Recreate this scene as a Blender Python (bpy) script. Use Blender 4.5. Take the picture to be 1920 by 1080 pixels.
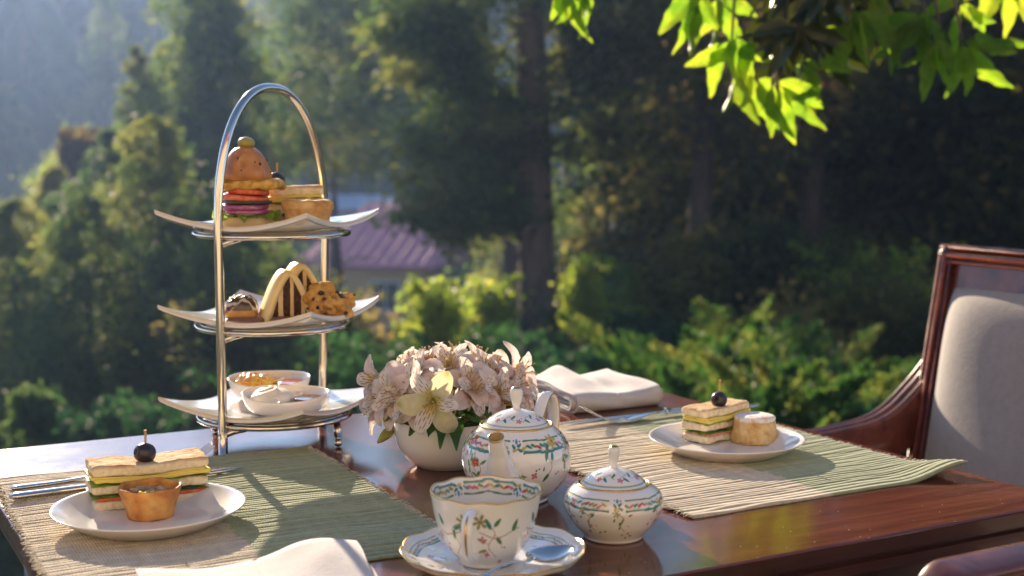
import bpy, bmesh, math, random
import numpy as np
from mathutils import Vector, Matrix, noise as mnoise

for o in list(bpy.data.objects):
    bpy.data.objects.remove(o)
S = bpy.context.scene
COL = S.collection
R = math.radians
PI = math.pi

# ------------------------------------------------------------------ camera, sky, sun, exposure
T = 0.75                       # height of the table top
CAMZ = T + 0.30
F = 2500.0                     # focal length in pixels of a 1920 wide frame
PITCH = math.atan(250.0 / F)
SUN_EL, SUN_AZ = R(19.0), R(-24.0)     # azimuth from +Y, clockwise positive

cam_d = bpy.data.cameras.new('camera')
cam = bpy.data.objects.new('camera', cam_d)
COL.objects.link(cam)
cam.location = (0, 0, CAMZ)
cam.rotation_euler = (PI / 2 - PITCH, 0, 0)
cam_d.sensor_width = 36
cam_d.lens = F / 1920 * 36
cam_d.clip_start = 0.02
cam_d.clip_end = 3000
cam_d.dof.use_dof = True
cam_d.dof.focus_distance = 1.17
cam_d.dof.aperture_fstop = 6.5
cam_d.dof.aperture_blades = 0
S.camera = cam

W = bpy.data.worlds.new('World')
S.world = W
W.use_nodes = True
nt = W.node_tree
nt.nodes.clear()
sky = nt.nodes.new('ShaderNodeTexSky')
sky.sky_type = 'NISHITA'
sky.sun_disc = False
sky.sun_elevation = SUN_EL
sky.sun_rotation = SUN_AZ
sky.altitude = 1500
sky.air_density = 0.8
sky.dust_density = 0.2
sky.ozone_density = 0.6
bg = nt.nodes.new('ShaderNodeBackground')
bg.inputs['Strength'].default_value = 0.095
wo = nt.nodes.new('ShaderNodeOutputWorld')
nt.links.new(sky.outputs[0], bg.inputs['Color'])
nt.links.new(bg.outputs[0], wo.inputs['Surface'])

sun_d = bpy.data.lights.new('sun', 'SUN')
sun_d.energy = 4.7
sun_d.angle = R(0.6)
sun_d.color = (1.0, 0.80, 0.56)
sun = bpy.data.objects.new('sun', sun_d)
COL.objects.link(sun)
sdir = Vector((math.sin(SUN_AZ) * math.cos(SUN_EL), math.cos(SUN_AZ) * math.cos(SUN_EL), math.sin(SUN_EL)))
sun.rotation_euler = sdir.to_track_quat('Z', 'Y').to_euler()
sun.location = sdir * 60

S.view_settings.view_transform = 'Standard'
S.view_settings.look = 'None'
S.view_settings.exposure = 1.50
S.view_settings.gamma = 1
S.view_settings.use_curve_mapping = False
S.render.engine = 'CYCLES'
S.cycles.max_bounces = 7
S.cycles.diffuse_bounces = 3
S.cycles.glossy_bounces = 4
S.cycles.transmission_bounces = 4
S.cycles.volume_bounces = 0
S.cycles.transparent_max_bounces = 8
S.cycles.sample_clamp_indirect = 6
S.cycles.use_denoising = True
S.cycles.caustics_reflective = False
S.cycles.caustics_refractive = False

# ------------------------------------------------------------------ helpers
cp, sp = math.cos(PITCH), math.sin(PITCH)
def ray(px, py):
    a, v = (px - 960) / F, (py - 540) / F
    return np.array([a, cp - v * sp, -(sp + v * cp)])
def P(px, py, h=0.0):
    """the point of the plane h metres above the table that shows at a pixel of the photograph"""
    d = ray(px, py)
    t = (h - 0.30) / d[2]
    return Vector((d[0] * t, d[1] * t, T + h))
def PD(px, py, dist):
    """the point shown at a pixel, dist metres ahead"""
    d = ray(px, py)
    t = dist / d[1]
    return Vector((d[0] * t, d[1] * t, CAMZ + d[2] * t))
def mpp(p):
    """metres per pixel at a world point"""
    v = Vector((p[0], p[1] * cp - (p[2] - CAMZ) * sp, 0))
    return v[1] / F

def tag(o, label=None, cat=None, group=None, kind=None):
    if label: o['label'] = label
    if cat: o['category'] = cat
    if group: o['group'] = group
    if kind: o['kind'] = kind
    return o
def thing(name, label, cat, loc=(0, 0, 0), rz=0.0, group=None, rot=None):
    o = bpy.data.objects.new(name, None)
    o.empty_display_size = 0.05
    COL.objects.link(o)
    o.location = loc
    o.rotation_euler = rot if rot else (0, 0, rz)
    return tag(o, label, cat, group)
def mesh_of(name, verts, faces, smooth=True):
    m = bpy.data.meshes.new(name)
    verts = np.asarray(verts, dtype=np.float32)
    if isinstance(faces, np.ndarray) and faces.ndim == 2:
        nf, k = faces.shape
        m.vertices.add(len(verts)); m.vertices.foreach_set('co', verts.ravel())
        m.loops.add(nf * k); m.loops.foreach_set('vertex_index', faces.ravel().astype(np.int32))
        m.polygons.add(nf)
        m.polygons.foreach_set('loop_start', np.arange(0, nf * k, k, dtype=np.int32))
        m.polygons.foreach_set('loop_total', np.full(nf, k, dtype=np.int32))
        m.update(calc_edges=True)
    else:
        m.from_pydata([tuple(v) for v in verts.tolist()], [], [tuple(int(i) for i in f) for f in faces])
        m.update()
    if smooth:
        m.polygons.foreach_set('use_smooth', [True] * len(m.polygons))
    return m
def link(name, m, mat=None, parent=None, loc=None, rot=None):
    if mat and not m.materials: m.materials.append(mat)
    o = bpy.data.objects.new(name, m)
    COL.objects.link(o)
    if parent: o.parent = parent
    if loc is not None: o.location = loc
    if rot is not None: o.rotation_euler = rot
    return o
def part(name, vf, mat, parent, loc=None, rot=None, smooth=True, col=None):
    m = mesh_of(name, vf[0], vf[1], smooth)
    if col is not None: set_col(m, col)
    return link(name, m, mat, parent, loc, rot)
def set_col(m, col):
    a = m.color_attributes.new('paint', 'FLOAT_COLOR', 'POINT')
    c = np.ones((len(col), 4), dtype=np.float32); c[:, :3] = col
    a.data.foreach_set('color', c.ravel())
def merge(*vfs):
    V, Fs, n = [], [], 0
    for v, f in vfs:
        v = np.asarray(v, dtype=float).reshape(-1, 3)
        V.append(v)
        Fs += [tuple(int(i) + n for i in q) for q in f]
        n += len(v)
    return np.vstack(V), Fs
def xf(vf, loc=(0, 0, 0), rz=0.0, sc=(1, 1, 1), M=None):
    v = np.asarray(vf[0], dtype=float) * np.array(sc)
    if M is not None: v = v @ np.array(M.to_3x3()).T
    c, s = math.cos(rz), math.sin(rz)
    v = np.stack([v[:, 0] * c - v[:, 1] * s, v[:, 0] * s + v[:, 1] * c, v[:, 2]], 1) + np.array(loc)
    return v, vf[1]

def grid_faces(nu, nv, wrap_u=False, wrap_v=False):
    iu = np.arange(nu if wrap_u else nu - 1); iv = np.arange(nv if wrap_v else nv - 1)
    A, B = np.meshgrid(iu, iv, indexing='ij')
    A2, B2 = (A + 1) % nu, (B + 1) % nv
    return np.stack([A * nv + B, A2 * nv + B, A2 * nv + B2, A * nv + B2], -1).reshape(-1, 4)
def resample(prof, n):
    """smooth a profile with a Catmull-Rom curve and space n points evenly along it"""
    p = np.array(prof, dtype=float)
    q = np.vstack([2 * p[0] - p[1], p, 2 * p[-1] - p[-2]])
    out = []
    for i in range(1, len(q) - 2):
        t = np.linspace(0, 1, 24, endpoint=False)[:, None]
        a, b, c, d = q[i - 1], q[i], q[i + 1], q[i + 2]
        out.append(0.5 * (2 * b + (c - a) * t + (2 * a - 5 * b + 4 * c - d) * t ** 2 + (3 * b - a - 3 * c + d) * t ** 3))
    out = np.vstack(out + [p[-1:]])
    s = np.r_[0, np.cumsum(np.linalg.norm(np.diff(out, axis=0), axis=1))]
    t = np.linspace(0, s[-1], n)
    return np.stack([np.interp(t, s, out[:, k]) for k in range(out.shape[1])], 1)
def lathe(prof, seg=64, n=None, fn=None):
    p = resample(prof, n) if n else np.array(prof, dtype=float)
    th = np.linspace(0, 2 * PI, seg, endpoint=False)
    TH, RR = np.meshgrid(th, np.maximum(p[:, 0], 1e-5), indexing='ij')
    ZZ = np.tile(p[:, 1], (seg, 1))
    if fn: RR, ZZ = fn(TH, RR, ZZ)
    v = np.stack([RR * np.cos(TH), RR * np.sin(TH), ZZ], -1).reshape(-1, 3)
    return v, grid_faces(seg, len(p), wrap_u=True)
def tube(path, rad, seg=10, caps=True, flat=(1, 1), up=None):
    """sweep an ellipse along a path; flat = (across, along up) scales"""
    p = np.array([tuple(q) for q in path], dtype=float)
    n = len(p)
    rad = np.full(n, rad) if np.isscalar(rad) else np.array(rad, dtype=float)
    t = np.gradient(p, axis=0); t /= np.linalg.norm(t, axis=1)[:, None] + 1e-12
    u = np.array(up if up is not None else ((0, 0, 1) if abs(t[0][2]) < 0.9 else (0, 1, 0)), dtype=float)
    V = []
    a = np.linspace(0, 2 * PI, seg, endpoint=False)
    for i in range(n):
        if up is None and i: u = nrm
        side = np.cross(t[i], u); side /= np.linalg.norm(side) + 1e-12
        nrm = np.cross(side, t[i]); nrm /= np.linalg.norm(nrm) + 1e-12
        V.append(p[i] + rad[i] * (flat[0] * np.cos(a)[:, None] * side + flat[1] * np.sin(a)[:, None] * nrm))
    V = np.vstack(V)
    f = [tuple(q) for q in grid_faces(n, seg, wrap_v=True).tolist()]
    if caps: f += [tuple(range(seg - 1, -1, -1)), tuple(range((n - 1) * seg, n * seg))]
    return V, f
def curve(pts, n=24): return resample([tuple(p) for p in pts], n)
def ring_path(r, z, n=64, a0=0.0):
    a = np.linspace(0, 2 * PI, n, endpoint=False) + a0
    return np.stack([r * np.cos(a), r * np.sin(a), np.full(n, z)], 1)
def torus(r, z, rad, n=72, seg=8, sy=1.0):
    a = np.linspace(0, 2 * PI, n, endpoint=False); b = np.linspace(0, 2 * PI, seg, endpoint=False)
    A, B = np.meshgrid(a, b, indexing='ij')
    v = np.stack([(r + rad * np.cos(B)) * np.cos(A), (r + rad * np.cos(B)) * np.sin(A) * sy, z + rad * np.sin(B)], -1)
    return v.reshape(-1, 3), grid_faces(n, seg, True, True)
def box(x0, x1, y0, y1, z0, z1):
    v = [(x0, y0, z0), (x1, y0, z0), (x1, y1, z0), (x0, y1, z0), (x0, y0, z1), (x1, y0, z1), (x1, y1, z1), (x0, y1, z1)]
    return np.array(v, float), [(3, 2, 1, 0), (4, 5, 6, 7), (0, 1, 5, 4), (1, 2, 6, 5), (2, 3, 7, 6), (3, 0, 4, 7)]
def rbox(lx, ly, lz, r, n=10, amp=0.0, freq=60.0, seed=0, fn=None):
    """box with rounded edges, its base on z=0, subdivided and roughened"""
    bm = bmesh.new()
    bmesh.ops.create_cube(bm, size=1.0)
    bmesh.ops.subdivide_edges(bm, edges=bm.edges[:], cuts=n, use_grid_fill=True)
    V = np.array([v.co[:] for v in bm.verts]); f = [[v.index for v in q.verts] for q in bm.faces]
    bm.free()
    # crowd the rows towards the edges
    V = np.sign(V) * 0.5 * (1 - (1 - 2 * np.abs(V)) ** 1.5)
    p = V * np.array([lx, ly, lz])
    lim = np.maximum(np.array([lx, ly, lz]) / 2 - r, 0)
    q = np.clip(p, -lim, lim)
    d = p - q
    L = np.linalg.norm(d, axis=1)[:, None]
    p = q + np.where(L > 1e-9, d / np.maximum(L, 1e-9), 0) * r
    if amp:
        off = Vector((seed * 3.7, seed * 1.3, 0))
        cen = p / (np.array([lx, ly, lz]) / 2)
        for i in range(len(p)):
            k = mnoise.noise(Vector(p[i]) * freq + off)
            p[i] += cen[i] / (np.linalg.norm(cen[i]) + 1e-9) * k * amp
    p[:, 2] += lz / 2
    if fn: p = fn(p)
    return p, f
def ball(rx, ry, rz, n=3, amp=0.0, freq=60, seed=0):
    bm = bmesh.new()
    bmesh.ops.create_icosphere(bm, subdivisions=n, radius=1)
    v = np.array([q.co[:] for q in bm.verts]); f = [[q.index for q in w.verts] for w in bm.faces]
    bm.free()
    p = v * np.array([rx, ry, rz])
    if amp:
        off = Vector((seed * 5.1, 0, seed * 2.2))
        for i in range(len(p)):
            p[i] += v[i] * amp * mnoise.fractal(Vector(p[i]) * freq + off, 1.0, 2.0, 3)
    return p, f
def n1(a, f, seed):
    """cheap smooth 1-D noise, vectorised"""
    rs = np.random.RandomState(seed)
    k = rs.uniform(.5, 1.6, 6) * f; ph = rs.uniform(0, 6.28, 6)
    return sum(np.sin(a * k[i] + ph[i]) for i in range(6)) / 3.0

# ------------------------------------------------------------------ materials
MATS = {}
def nodes_of(name):
    m = bpy.data.materials.new(name); m.use_nodes = True
    t = m.node_tree; t.nodes.clear()
    o = t.nodes.new('ShaderNodeOutputMaterial')
    return m, t, o
def lk(t, a, b): t.links.new(a, b)
def coords(t, scale=(1, 1, 1), kind='Object'):
    tc = t.nodes.new('ShaderNodeTexCoord'); mp = t.nodes.new('ShaderNodeMapping')
    lk(t, tc.outputs[kind], mp.inputs[0]); mp.inputs['Scale'].default_value = scale
    return mp.outputs[0]
def tex_noise(t, vec, scale, detail=4, rough=.55, dist=0.0):
    n = t.nodes.new('ShaderNodeTexNoise')
    n.inputs['Scale'].default_value = scale; n.inputs['Detail'].default_value = detail
    n.inputs['Roughness'].default_value = rough; n.inputs['Distortion'].default_value = dist
    lk(t, vec, n.inputs['Vector'])
    return n.outputs['Fac']
def ramp(t, fac, stops):
    r = t.nodes.new('ShaderNodeValToRGB')
    e = r.color_ramp.elements
    while len(e) < len(stops): e.new(0.5)
    for i, (p, c) in enumerate(stops):
        e[i].position = p; e[i].color = (*c, 1)
    lk(t, fac, r.inputs[0])
    return r.outputs[0]
def bump(t, h, strength=.3, dist=.001, nrm=None):
    b = t.nodes.new('ShaderNodeBump')
    b.inputs['Strength'].default_value = strength; b.inputs['Distance'].default_value = dist
    lk(t, h, b.inputs['Height'])
    if nrm: lk(t, nrm, b.inputs['Normal'])
    return b.outputs[0]
def material(name, stops, scale=40, rough=.6, metal=0.0, bmp=0.0, bscale=None, bdist=.001, coat=0.0, sss=0.0, sssr=(.004, .002, .001),
             transl=0.0, spec=.5, stretch=(1, 1, 1), detail=4, sheen=0.0, ior=1.5, rvar=0.0, attr=False, kind='Object', tcol=None):
    if name in MATS: return MATS[name]
    m, t, out = nodes_of(name)
    vec = coords(t, stretch, kind)
    b = t.nodes.new('ShaderNodeBsdfPrincipled')
    f = tex_noise(t, vec, scale, detail)
    if len(stops) == 1 and not attr:
        b.inputs['Base Color'].default_value = (*stops[0], 1); colo = None
    else:
        if isinstance(stops[0][0], (int, float)) and len(stops[0]) == 3:
            k = len(stops); stops = [(.3 + .4 * i / (k - 1), c) for i, c in enumerate(stops)] if k > 1 else [(0, stops[0])]
        colo = ramp(t, f, stops)
        if attr:
            a = t.nodes.new('ShaderNodeAttribute'); a.attribute_name = 'paint'
            mx = t.nodes.new('ShaderNodeMix'); mx.data_type = 'RGBA'; mx.blend_type = 'MULTIPLY'; mx.inputs[0].default_value = 1
            lk(t, a.outputs['Color'], mx.inputs[6]); lk(t, colo, mx.inputs[7]); colo = mx.outputs[2]
        lk(t, colo, b.inputs['Base Color'])
    b.inputs['Roughness'].default_value = rough
    if rvar:
        mr = t.nodes.new('ShaderNodeMapRange'); lk(t, tex_noise(t, vec, scale * 1.7, 6), mr.inputs[0])
        mr.inputs[1].default_value = .3; mr.inputs[2].default_value = .7
        mr.inputs[3].default_value = max(0.02, rough - rvar); mr.inputs[4].default_value = rough + rvar
        lk(t, mr.outputs[0], b.inputs['Roughness'])
    b.inputs['Metallic'].default_value = metal
    b.inputs['IOR'].default_value = ior
    b.inputs['Specular IOR Level'].default_value = spec
    b.inputs['Coat Weight'].default_value = coat
    b.inputs['Coat Roughness'].default_value = .06
    b.inputs['Sheen Weight'].default_value = sheen
    if sss:
        b.inputs['Subsurface Weight'].default_value = sss
        b.inputs['Subsurface Radius'].default_value = sssr
        b.inputs['Subsurface Scale'].default_value = 1.0
    if bmp:
        lk(t, bump(t, tex_noise(t, vec, bscale or scale * 3, 6, .6), bmp, bdist), b.inputs['Normal'])
    sh = b.outputs[0]
    if transl:
        tr = t.nodes.new('ShaderNodeBsdfTranslucent')
        if tcol: tr.inputs[0].default_value = (*tcol, 1)
        elif colo: lk(t, colo, tr.inputs[0])
        else: tr.inputs[0].default_value = (*stops[0], 1)
        mx = t.nodes.new('ShaderNodeMixShader'); mx.inputs[0].default_value = transl
        lk(t, sh, mx.inputs[1]); lk(t, tr.outputs[0], mx.inputs[2]); sh = mx.outputs[0]
    lk(t, sh, out.inputs[0])
    MATS[name] = m
    return m
# ------------------------------------------------------------------ terrain and far setting
def smooth01(a): a = np.clip(a, 0, 1); return a * a * (3 - 2 * a)
def ground_z(x, y):
    x = np.asarray(x, float); y = np.asarray(y, float)
    z = -3.6 * smooth01((y - 2.5) / 8.0) - 2.6 * smooth01((y - 9) / 32.0) - 3.0 * smooth01((y - 45) / 30.0)
    hill = smooth01((y - 52 - 0.03 * x) / 72.0)
    z = z + hill * (25.5 + 0.01 * np.clip(x, -200, 200))
    bumpy = (np.sin(x * .21 + 1) * np.sin(y * .17) + .6 * np.sin(x * .43 + y * .31))
    z = z + bumpy * .28 * smooth01((y - 8) / 25) + bumpy * 1.0 * hill
    z = z + 2.2 * smooth01((x - 3) / 18.0) * smooth01((y - 9) / 12.0) * (1 - hill)
    return z
def axis_pts(lo, hi, fine_lo, fine_hi, df, dc):
    a = list(np.arange(fine_lo, fine_hi, df)); b = list(np.arange(fine_hi, hi + dc, dc)); c = list(np.arange(lo, fine_lo, dc))
    return np.array(c + a + b)
gx = axis_pts(-240, 240, -40, 40, .8, 8); gy = axis_pts(-240, 250, -4, 60, .8, 6)
GX, GY = np.meshgrid(gx, gy, indexing='ij')
GV = np.stack([GX, GY, ground_z(GX, GY)], -1).reshape(-1, 3)
def ground_material():
    m, t, out = nodes_of('grass_ground')
    vec = coords(t)
    b = t.nodes.new('ShaderNodeBsdfPrincipled'); b.inputs['Roughness'].default_value = .9
    f = tex_noise(t, vec, .35, 8, .65)
    c = ramp(t, f, [(.25, (.020, .036, .012)), (.45, (.045, .068, .020)), (.6, (.075, .085, .028)), (.8, (.11, .09, .05))])
    lk(t, c, b.inputs['Base Color'])
    lk(t, bump(t, tex_noise(t, vec, 9, 6), .8, .15), b.inputs['Normal'])
    lk(t, b.outputs[0], out.inputs[0])
    return m
g = link('ground', mesh_of('ground', GV, grid_faces(len(gx), len(gy))), ground_material())
tag(g, kind='structure')

# ---- leaf clouds ---------------------------------------------------------------
def leaf_quads(c, ax, L, Wd, rs, shape=4):
    """c centres, ax leaf directions; diamond shaped leaf faces with random roll"""
    n = len(c)
    ax = ax / (np.linalg.norm(ax, axis=1)[:, None] + 1e-9)
    r = rs.normal(size=(n, 3)); s = np.cross(ax, r); s /= np.linalg.norm(s, axis=1)[:, None] + 1e-9
    L = (L * rs.uniform(.6, 1.3, n))[:, None]; Wd = (Wd * rs.uniform(.6, 1.3, n))[:, None]
    nn = np.cross(ax, s)
    a = c - ax * L * .5; b = c + s * Wd * .5 + nn * Wd * .18; d = c + ax * L * .5; e = c - s * Wd * .5 + nn * Wd * .18
    v = np.stack([a, b, d, e], 1).reshape(-1, 3)
    f = np.arange(4 * n).reshape(n, 4)
    return v, f
def conifer_crown(seed, H, Rm, n_br, per, h0=.05, droop=.25, leafL=.13, leafW=.055, power=.85, flat=.45, gaps=.15, spray=.30):
    rs = np.random.RandomState(seed)
    C, A = [], []
    for i in range(n_br):
        u = h0 + (1 - h0) * (i + rs.uniform(0, 1)) / n_br
        Rr = Rm * ((1 - u) ** power + .03) * rs.uniform(.55, 1.12)
        if rs.uniform() < gaps: Rr *= .5
        az = rs.uniform(0, 2 * PI)
        n = int(per * (Rr / Rm + .15))
        t = rs.uniform(.12, 1, n) ** .75
        z = u * H + Rr * (.28 * t - droop * 1.4 * t ** 2)
        w = spray * (0.25 + .75 * np.sin(np.clip(t, 0, 1) * PI * .85)) * Rr * .55 + .05
        lat = rs.normal(size=n) * w
        x = Rr * t * math.cos(az) - lat * math.sin(az); y = Rr * t * math.sin(az) + lat * math.cos(az)
        z = z + rs.normal(size=n) * w * flat - np.abs(lat) * .25
        C.append(np.stack([x, y, z], 1))
        A.append(np.stack([np.full(n, math.cos(az)), np.full(n, math.sin(az)), np.full(n, -.35)], 1) + rs.normal(size=(n, 3)) * .55)
    C = np.vstack(C); A = np.vstack(A)
    return leaf_quads(C, A, leafL, leafW, rs)
def lump_crown(seed, rx, ry, rz, n_cl, per, cl=.3, leafL=.09, leafW=.05, up=.2, bottom=-.6):
    """broadleaf crown: clusters spread through a lumpy ellipsoid"""
    rs = np.random.RandomState(seed)
    C, A = [], []
    for i in range(n_cl):
        d = rs.normal(size=3); d /= np.linalg.norm(d)
        if d[2] < bottom: d[2] *= -.5
        k = rs.uniform(.45, 1.05) * (1 + .22 * math.sin(d[0] * 5 + seed) * math.sin(d[1] * 4 + 2 * seed))
        c = d * k * np.array([rx, ry, rz])
        n = int(per * rs.uniform(.5, 1.4))
        q = rs.normal(size=(n, 3)) * cl * rs.uniform(.6, 1.25) * np.array([1, 1, .7])
        C.append(c + q); A.append(q * .8 / cl + rs.normal(size=(n, 3)) * .6 + np.array([0, 0, up]))
    return leaf_quads(np.vstack(C), np.vstack(A), leafL, leafW, rs)
def feather_crown(seed, H, Rm, n_fr, per, leafL=.05, leafW=.014):
    """juniper-like shrub: plumes rising and arching outwards"""
    rs = np.random.RandomState(seed)
    C, A = [], []
    for i in range(n_fr):
        az = rs.uniform(0, 2 * PI); el = rs.uniform(.45, 1.35); L = H * rs.uniform(.55, 1.15)
        base = rs.normal(size=3) * np.array([Rm * .35, Rm * .35, .05])
        n = int(per * L / H)
        t = rs.uniform(.2, 1, n)
        d = np.array([math.cos(az) * math.cos(el), math.sin(az) * math.cos(el), math.sin(el)])
        p = base + d * (t * L)[:, None]
        p[:, :2] += (np.array([math.cos(az), math.sin(az)]) * (t ** 2.2 * L * .22)[:, None])
        p[:, 2] -= t ** 3 * L * .10
        w = .085 * L * np.sin(np.clip(t * 1.02, 0, 1) * PI) ** .7 + .01
        side = np.cross(d, rs.normal(size=3)); side /= np.linalg.norm(side)
        s2 = np.cross(d, side)
        la = rs.normal(size=n) * w; lb = rs.normal(size=n) * w * .45
        p += side * la[:, None] + s2 * lb[:, None]
        C.append(p); A.append(np.tile(d, (n, 1)) + side * (la / w * .6)[:, None] + rs.normal(size=(n, 3)) * .2)
    return leaf_quads(np.vstack(C), np.vstack(A), leafL, leafW, rs)

def foliage_mat(name, stops, scale, transl=.35, rough=.5, tint=1.0, tstops=None, spec=.35):
    m, t, out = nodes_of(name)
    vec = coords(t)
    oi = t.nodes.new('ShaderNodeObjectInfo')
    add = t.nodes.new('ShaderNodeVectorMath'); add.operation = 'ADD'
    mul = t.nodes.new('ShaderNodeVectorMath'); mul.operation = 'SCALE'; mul.inputs['Scale'].default_value = 1.0
    lk(t, vec, add.inputs[0]); lk(t, oi.outputs['Location'], add.inputs[1])
    f = tex_noise(t, add.outputs[0], scale, 5, .7)
    c = ramp(t, f, stops)
    b = t.nodes.new('ShaderNodeBsdfPrincipled')
    b.inputs['Roughness'].default_value = rough; b.inputs['Specular IOR Level'].default_value = spec
    lk(t, c, b.inputs['Base Color'])
    tr = t.nodes.new('ShaderNodeBsdfTranslucent')
    c2 = ramp(t, f, tstops) if tstops else c
    lk(t, c2, tr.inputs[0])
    mx = t.nodes.new('ShaderNodeMixShader'); mx.inputs[0].default_value = transl
    lk(t, b.outputs[0], mx.inputs[1]); lk(t, tr.outputs[0], mx.inputs[2])
    lk(t, mx.outputs[0], out.inputs[0])
    return m
M_pine = foliage_mat('conifer_needles', [(.34, (.014, .042, .020)), (.46, (.034, .078, .030)), (.55, (.070, .105, .030)), (.65, (.13, .12, .035))], .45, .5,
                     tstops=[(.34, (.05, .14, .045)), (.5, (.20, .30, .06)), (.62, (.42, .42, .08))], rough=.6, spec=.15)
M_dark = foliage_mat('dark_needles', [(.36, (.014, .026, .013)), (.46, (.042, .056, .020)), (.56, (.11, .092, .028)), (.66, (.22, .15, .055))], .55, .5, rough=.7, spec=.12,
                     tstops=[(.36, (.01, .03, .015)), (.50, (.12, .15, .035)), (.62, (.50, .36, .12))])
M_bush = foliage_mat('sunlit_leaves', [(.3, (.05, .10, .015)), (.5, (.11, .16, .022)), (.7, (.19, .21, .035))], 1.4, .6,
                     tstops=[(.3, (.18, .32, .03)), (.5, (.40, .52, .05)), (.7, (.74, .66, .10))])
M_teal = foliage_mat('deep_green_leaves', [(.3, (.012, .045, .024)), (.55, (.028, .085, .038)), (.75, (.08, .14, .04))], 1.3, .35,
                     tstops=[(.3, (.02, .10, .04)), (.6, (.08, .22, .05)), (.8, (.28, .36, .07))], rough=.65, spec=.12)
M_jun = foliage_mat('juniper_sprays', [(.34, (.010, .042, .014)), (.5, (.030, .085, .020)), (.66, (.12, .15, .030))], 2.6, .40,
                    tstops=[(.34, (.02, .10, .02)), (.5, (.10, .24, .035)), (.66, (.48, .46, .08))], rough=.6, spec=.15)
M_far = foliage_mat('distant_wood_leaves', [(.3, (.014, .030, .018)), (.5, (.035, .060, .028)), (.72, (.10, .13, .05))], .12, .3)
M_bark = material('bark', [(.05, .036, .03), (.11, .08, .065), (.18, .135, .11)], 6, .9, bmp=.8, bscale=14, bdist=.04, stretch=(1, 1, .25))
M_bark3 = material('dark_bark', [(.018, .014, .012), (.05, .038, .03), (.08, .06, .05)], 6, .9, bmp=.8, bscale=14, bdist=.04, stretch=(1, 1, .25))
M_bark2 = material('pale_bark', [(.10, .075, .075), (.19, .14, .13)], 5, .9, bmp=.6, bscale=12, bdist=.03, stretch=(1, 1, .3))
M_ivy = foliage_mat('brown_creeper', [(.3, (.030, .020, .014)), (.55, (.065, .040, .022)), (.75, (.14, .10, .03))], 2.0, .4,
                    tstops=[(.3, (.08, .05, .02)), (.55, (.30, .20, .04)), (.75, (.6, .45, .08))])

CROWNS = {
    'tall': mesh_of('tall_conifer_crown', *conifer_crown(11, 10.0, 2.5, 330, 105, .04, leafL=.15, leafW=.06), smooth=False),
    'wide': mesh_of('wide_conifer_crown', *conifer_crown(23, 8.0, 3.0, 260, 130, .03, droop=.35, leafL=.16, leafW=.065, power=.6), smooth=False),
    'loose': mesh_of('loose_conifer_crown', *conifer_crown(37, 9.0, 2.9, 210, 120, .18, droop=.45, leafL=.15, leafW=.055, power=.45, gaps=.35, flat=.6), smooth=False),
    'dark': mesh_of('dark_conifer_crown', *conifer_crown(41, 11.0, 3.0, 210, 105, .06, droop=.35, leafL=.20, leafW=.085, power=.5, gaps=.35, flat=.5), smooth=False),
    'shaggy': mesh_of('shaggy_conifer_crown', *conifer_crown(53, 10.0, 3.2, 300, 150, .06, droop=.35, leafL=.17, leafW=.075, power=.5, gaps=.3, flat=.6, spray=.42), smooth=False),
    'round': mesh_of('round_tree_crown', *lump_crown(5, 1.7, 1.7, 2.0, 150, 130, .30, .13, .075), smooth=False),
}
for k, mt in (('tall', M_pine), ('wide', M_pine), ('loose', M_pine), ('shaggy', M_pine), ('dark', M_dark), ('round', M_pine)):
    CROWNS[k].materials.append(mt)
TRUNKS = {}
def trunk_mesh(h, r, seed, lean=0.0, limbs=7, mat=None):
    rs = np.random.RandomState(seed)
    z = np.linspace(-.5, h, 14)
    pth = np.stack([n1(z, .5, seed) * .12 + lean * z, n1(z, .4, seed + 1) * .12, z], 1)
    vfs = [tube(pth, r * (1 - .80 * np.clip(z, 0, h) / h), 10)]
    for i in range(limbs):
        k = rs.uniform(.25, .85); a = rs.uniform(0, 6.28); c = pth[int(k * 13)]
        L = (1 - k) * h * .32 + .4
        q = [c, c + np.array([math.cos(a) * L * .5, math.sin(a) * L * .5, L * .12]), c + np.array([math.cos(a) * L, math.sin(a) * L, L * .05])]
        vfs.append(tube(curve(q, 6), np.linspace(r * .3, r * .06, 6), 6))
    v, f = merge(*vfs)
    m = mesh_of('trunk', v, f); m.materials.append(mat or M_bark)
    return m
def tree(name, label, kind, px, dist, y_base=None, sc=1.0, rz=0.0, group=None, trunk=(8.0, .22, 3), szz=1.0, mat=None, tm=None, x=None, zoff=0.0, cat='tree', crown_mat=None, lift=0.0, wide=1.0):
    xx = x if x is not None else (px - 960) / F * dist * 1.005
    z = float(ground_z(xx, dist)) + zoff
    t = thing(name, label, cat, (xx, dist, z), 0, group)
    key = (trunk, (tm or M_bark).name)
    if key not in TRUNKS: TRUNKS[key] = trunk_mesh(trunk[0], trunk[1], trunk[2], mat=tm)
    link('trunk', TRUNKS[key], None, t)
    cm = CROWNS[kind]
    if crown_mat:
        kk = kind + crown_mat.name
        if kk not in CROWNS:
            CROWNS[kk] = cm.copy(); CROWNS[kk].materials.clear(); CROWNS[kk].materials.append(crown_mat)
        cm = CROWNS[kk]
    c = link('crown', cm, None, t, loc=(0, 0, lift))
    c['kind'] = 'stuff'
    t.rotation_euler[2] = rz
    t.scale = (sc * wide, sc * wide, sc * szz)
    return t
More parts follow.
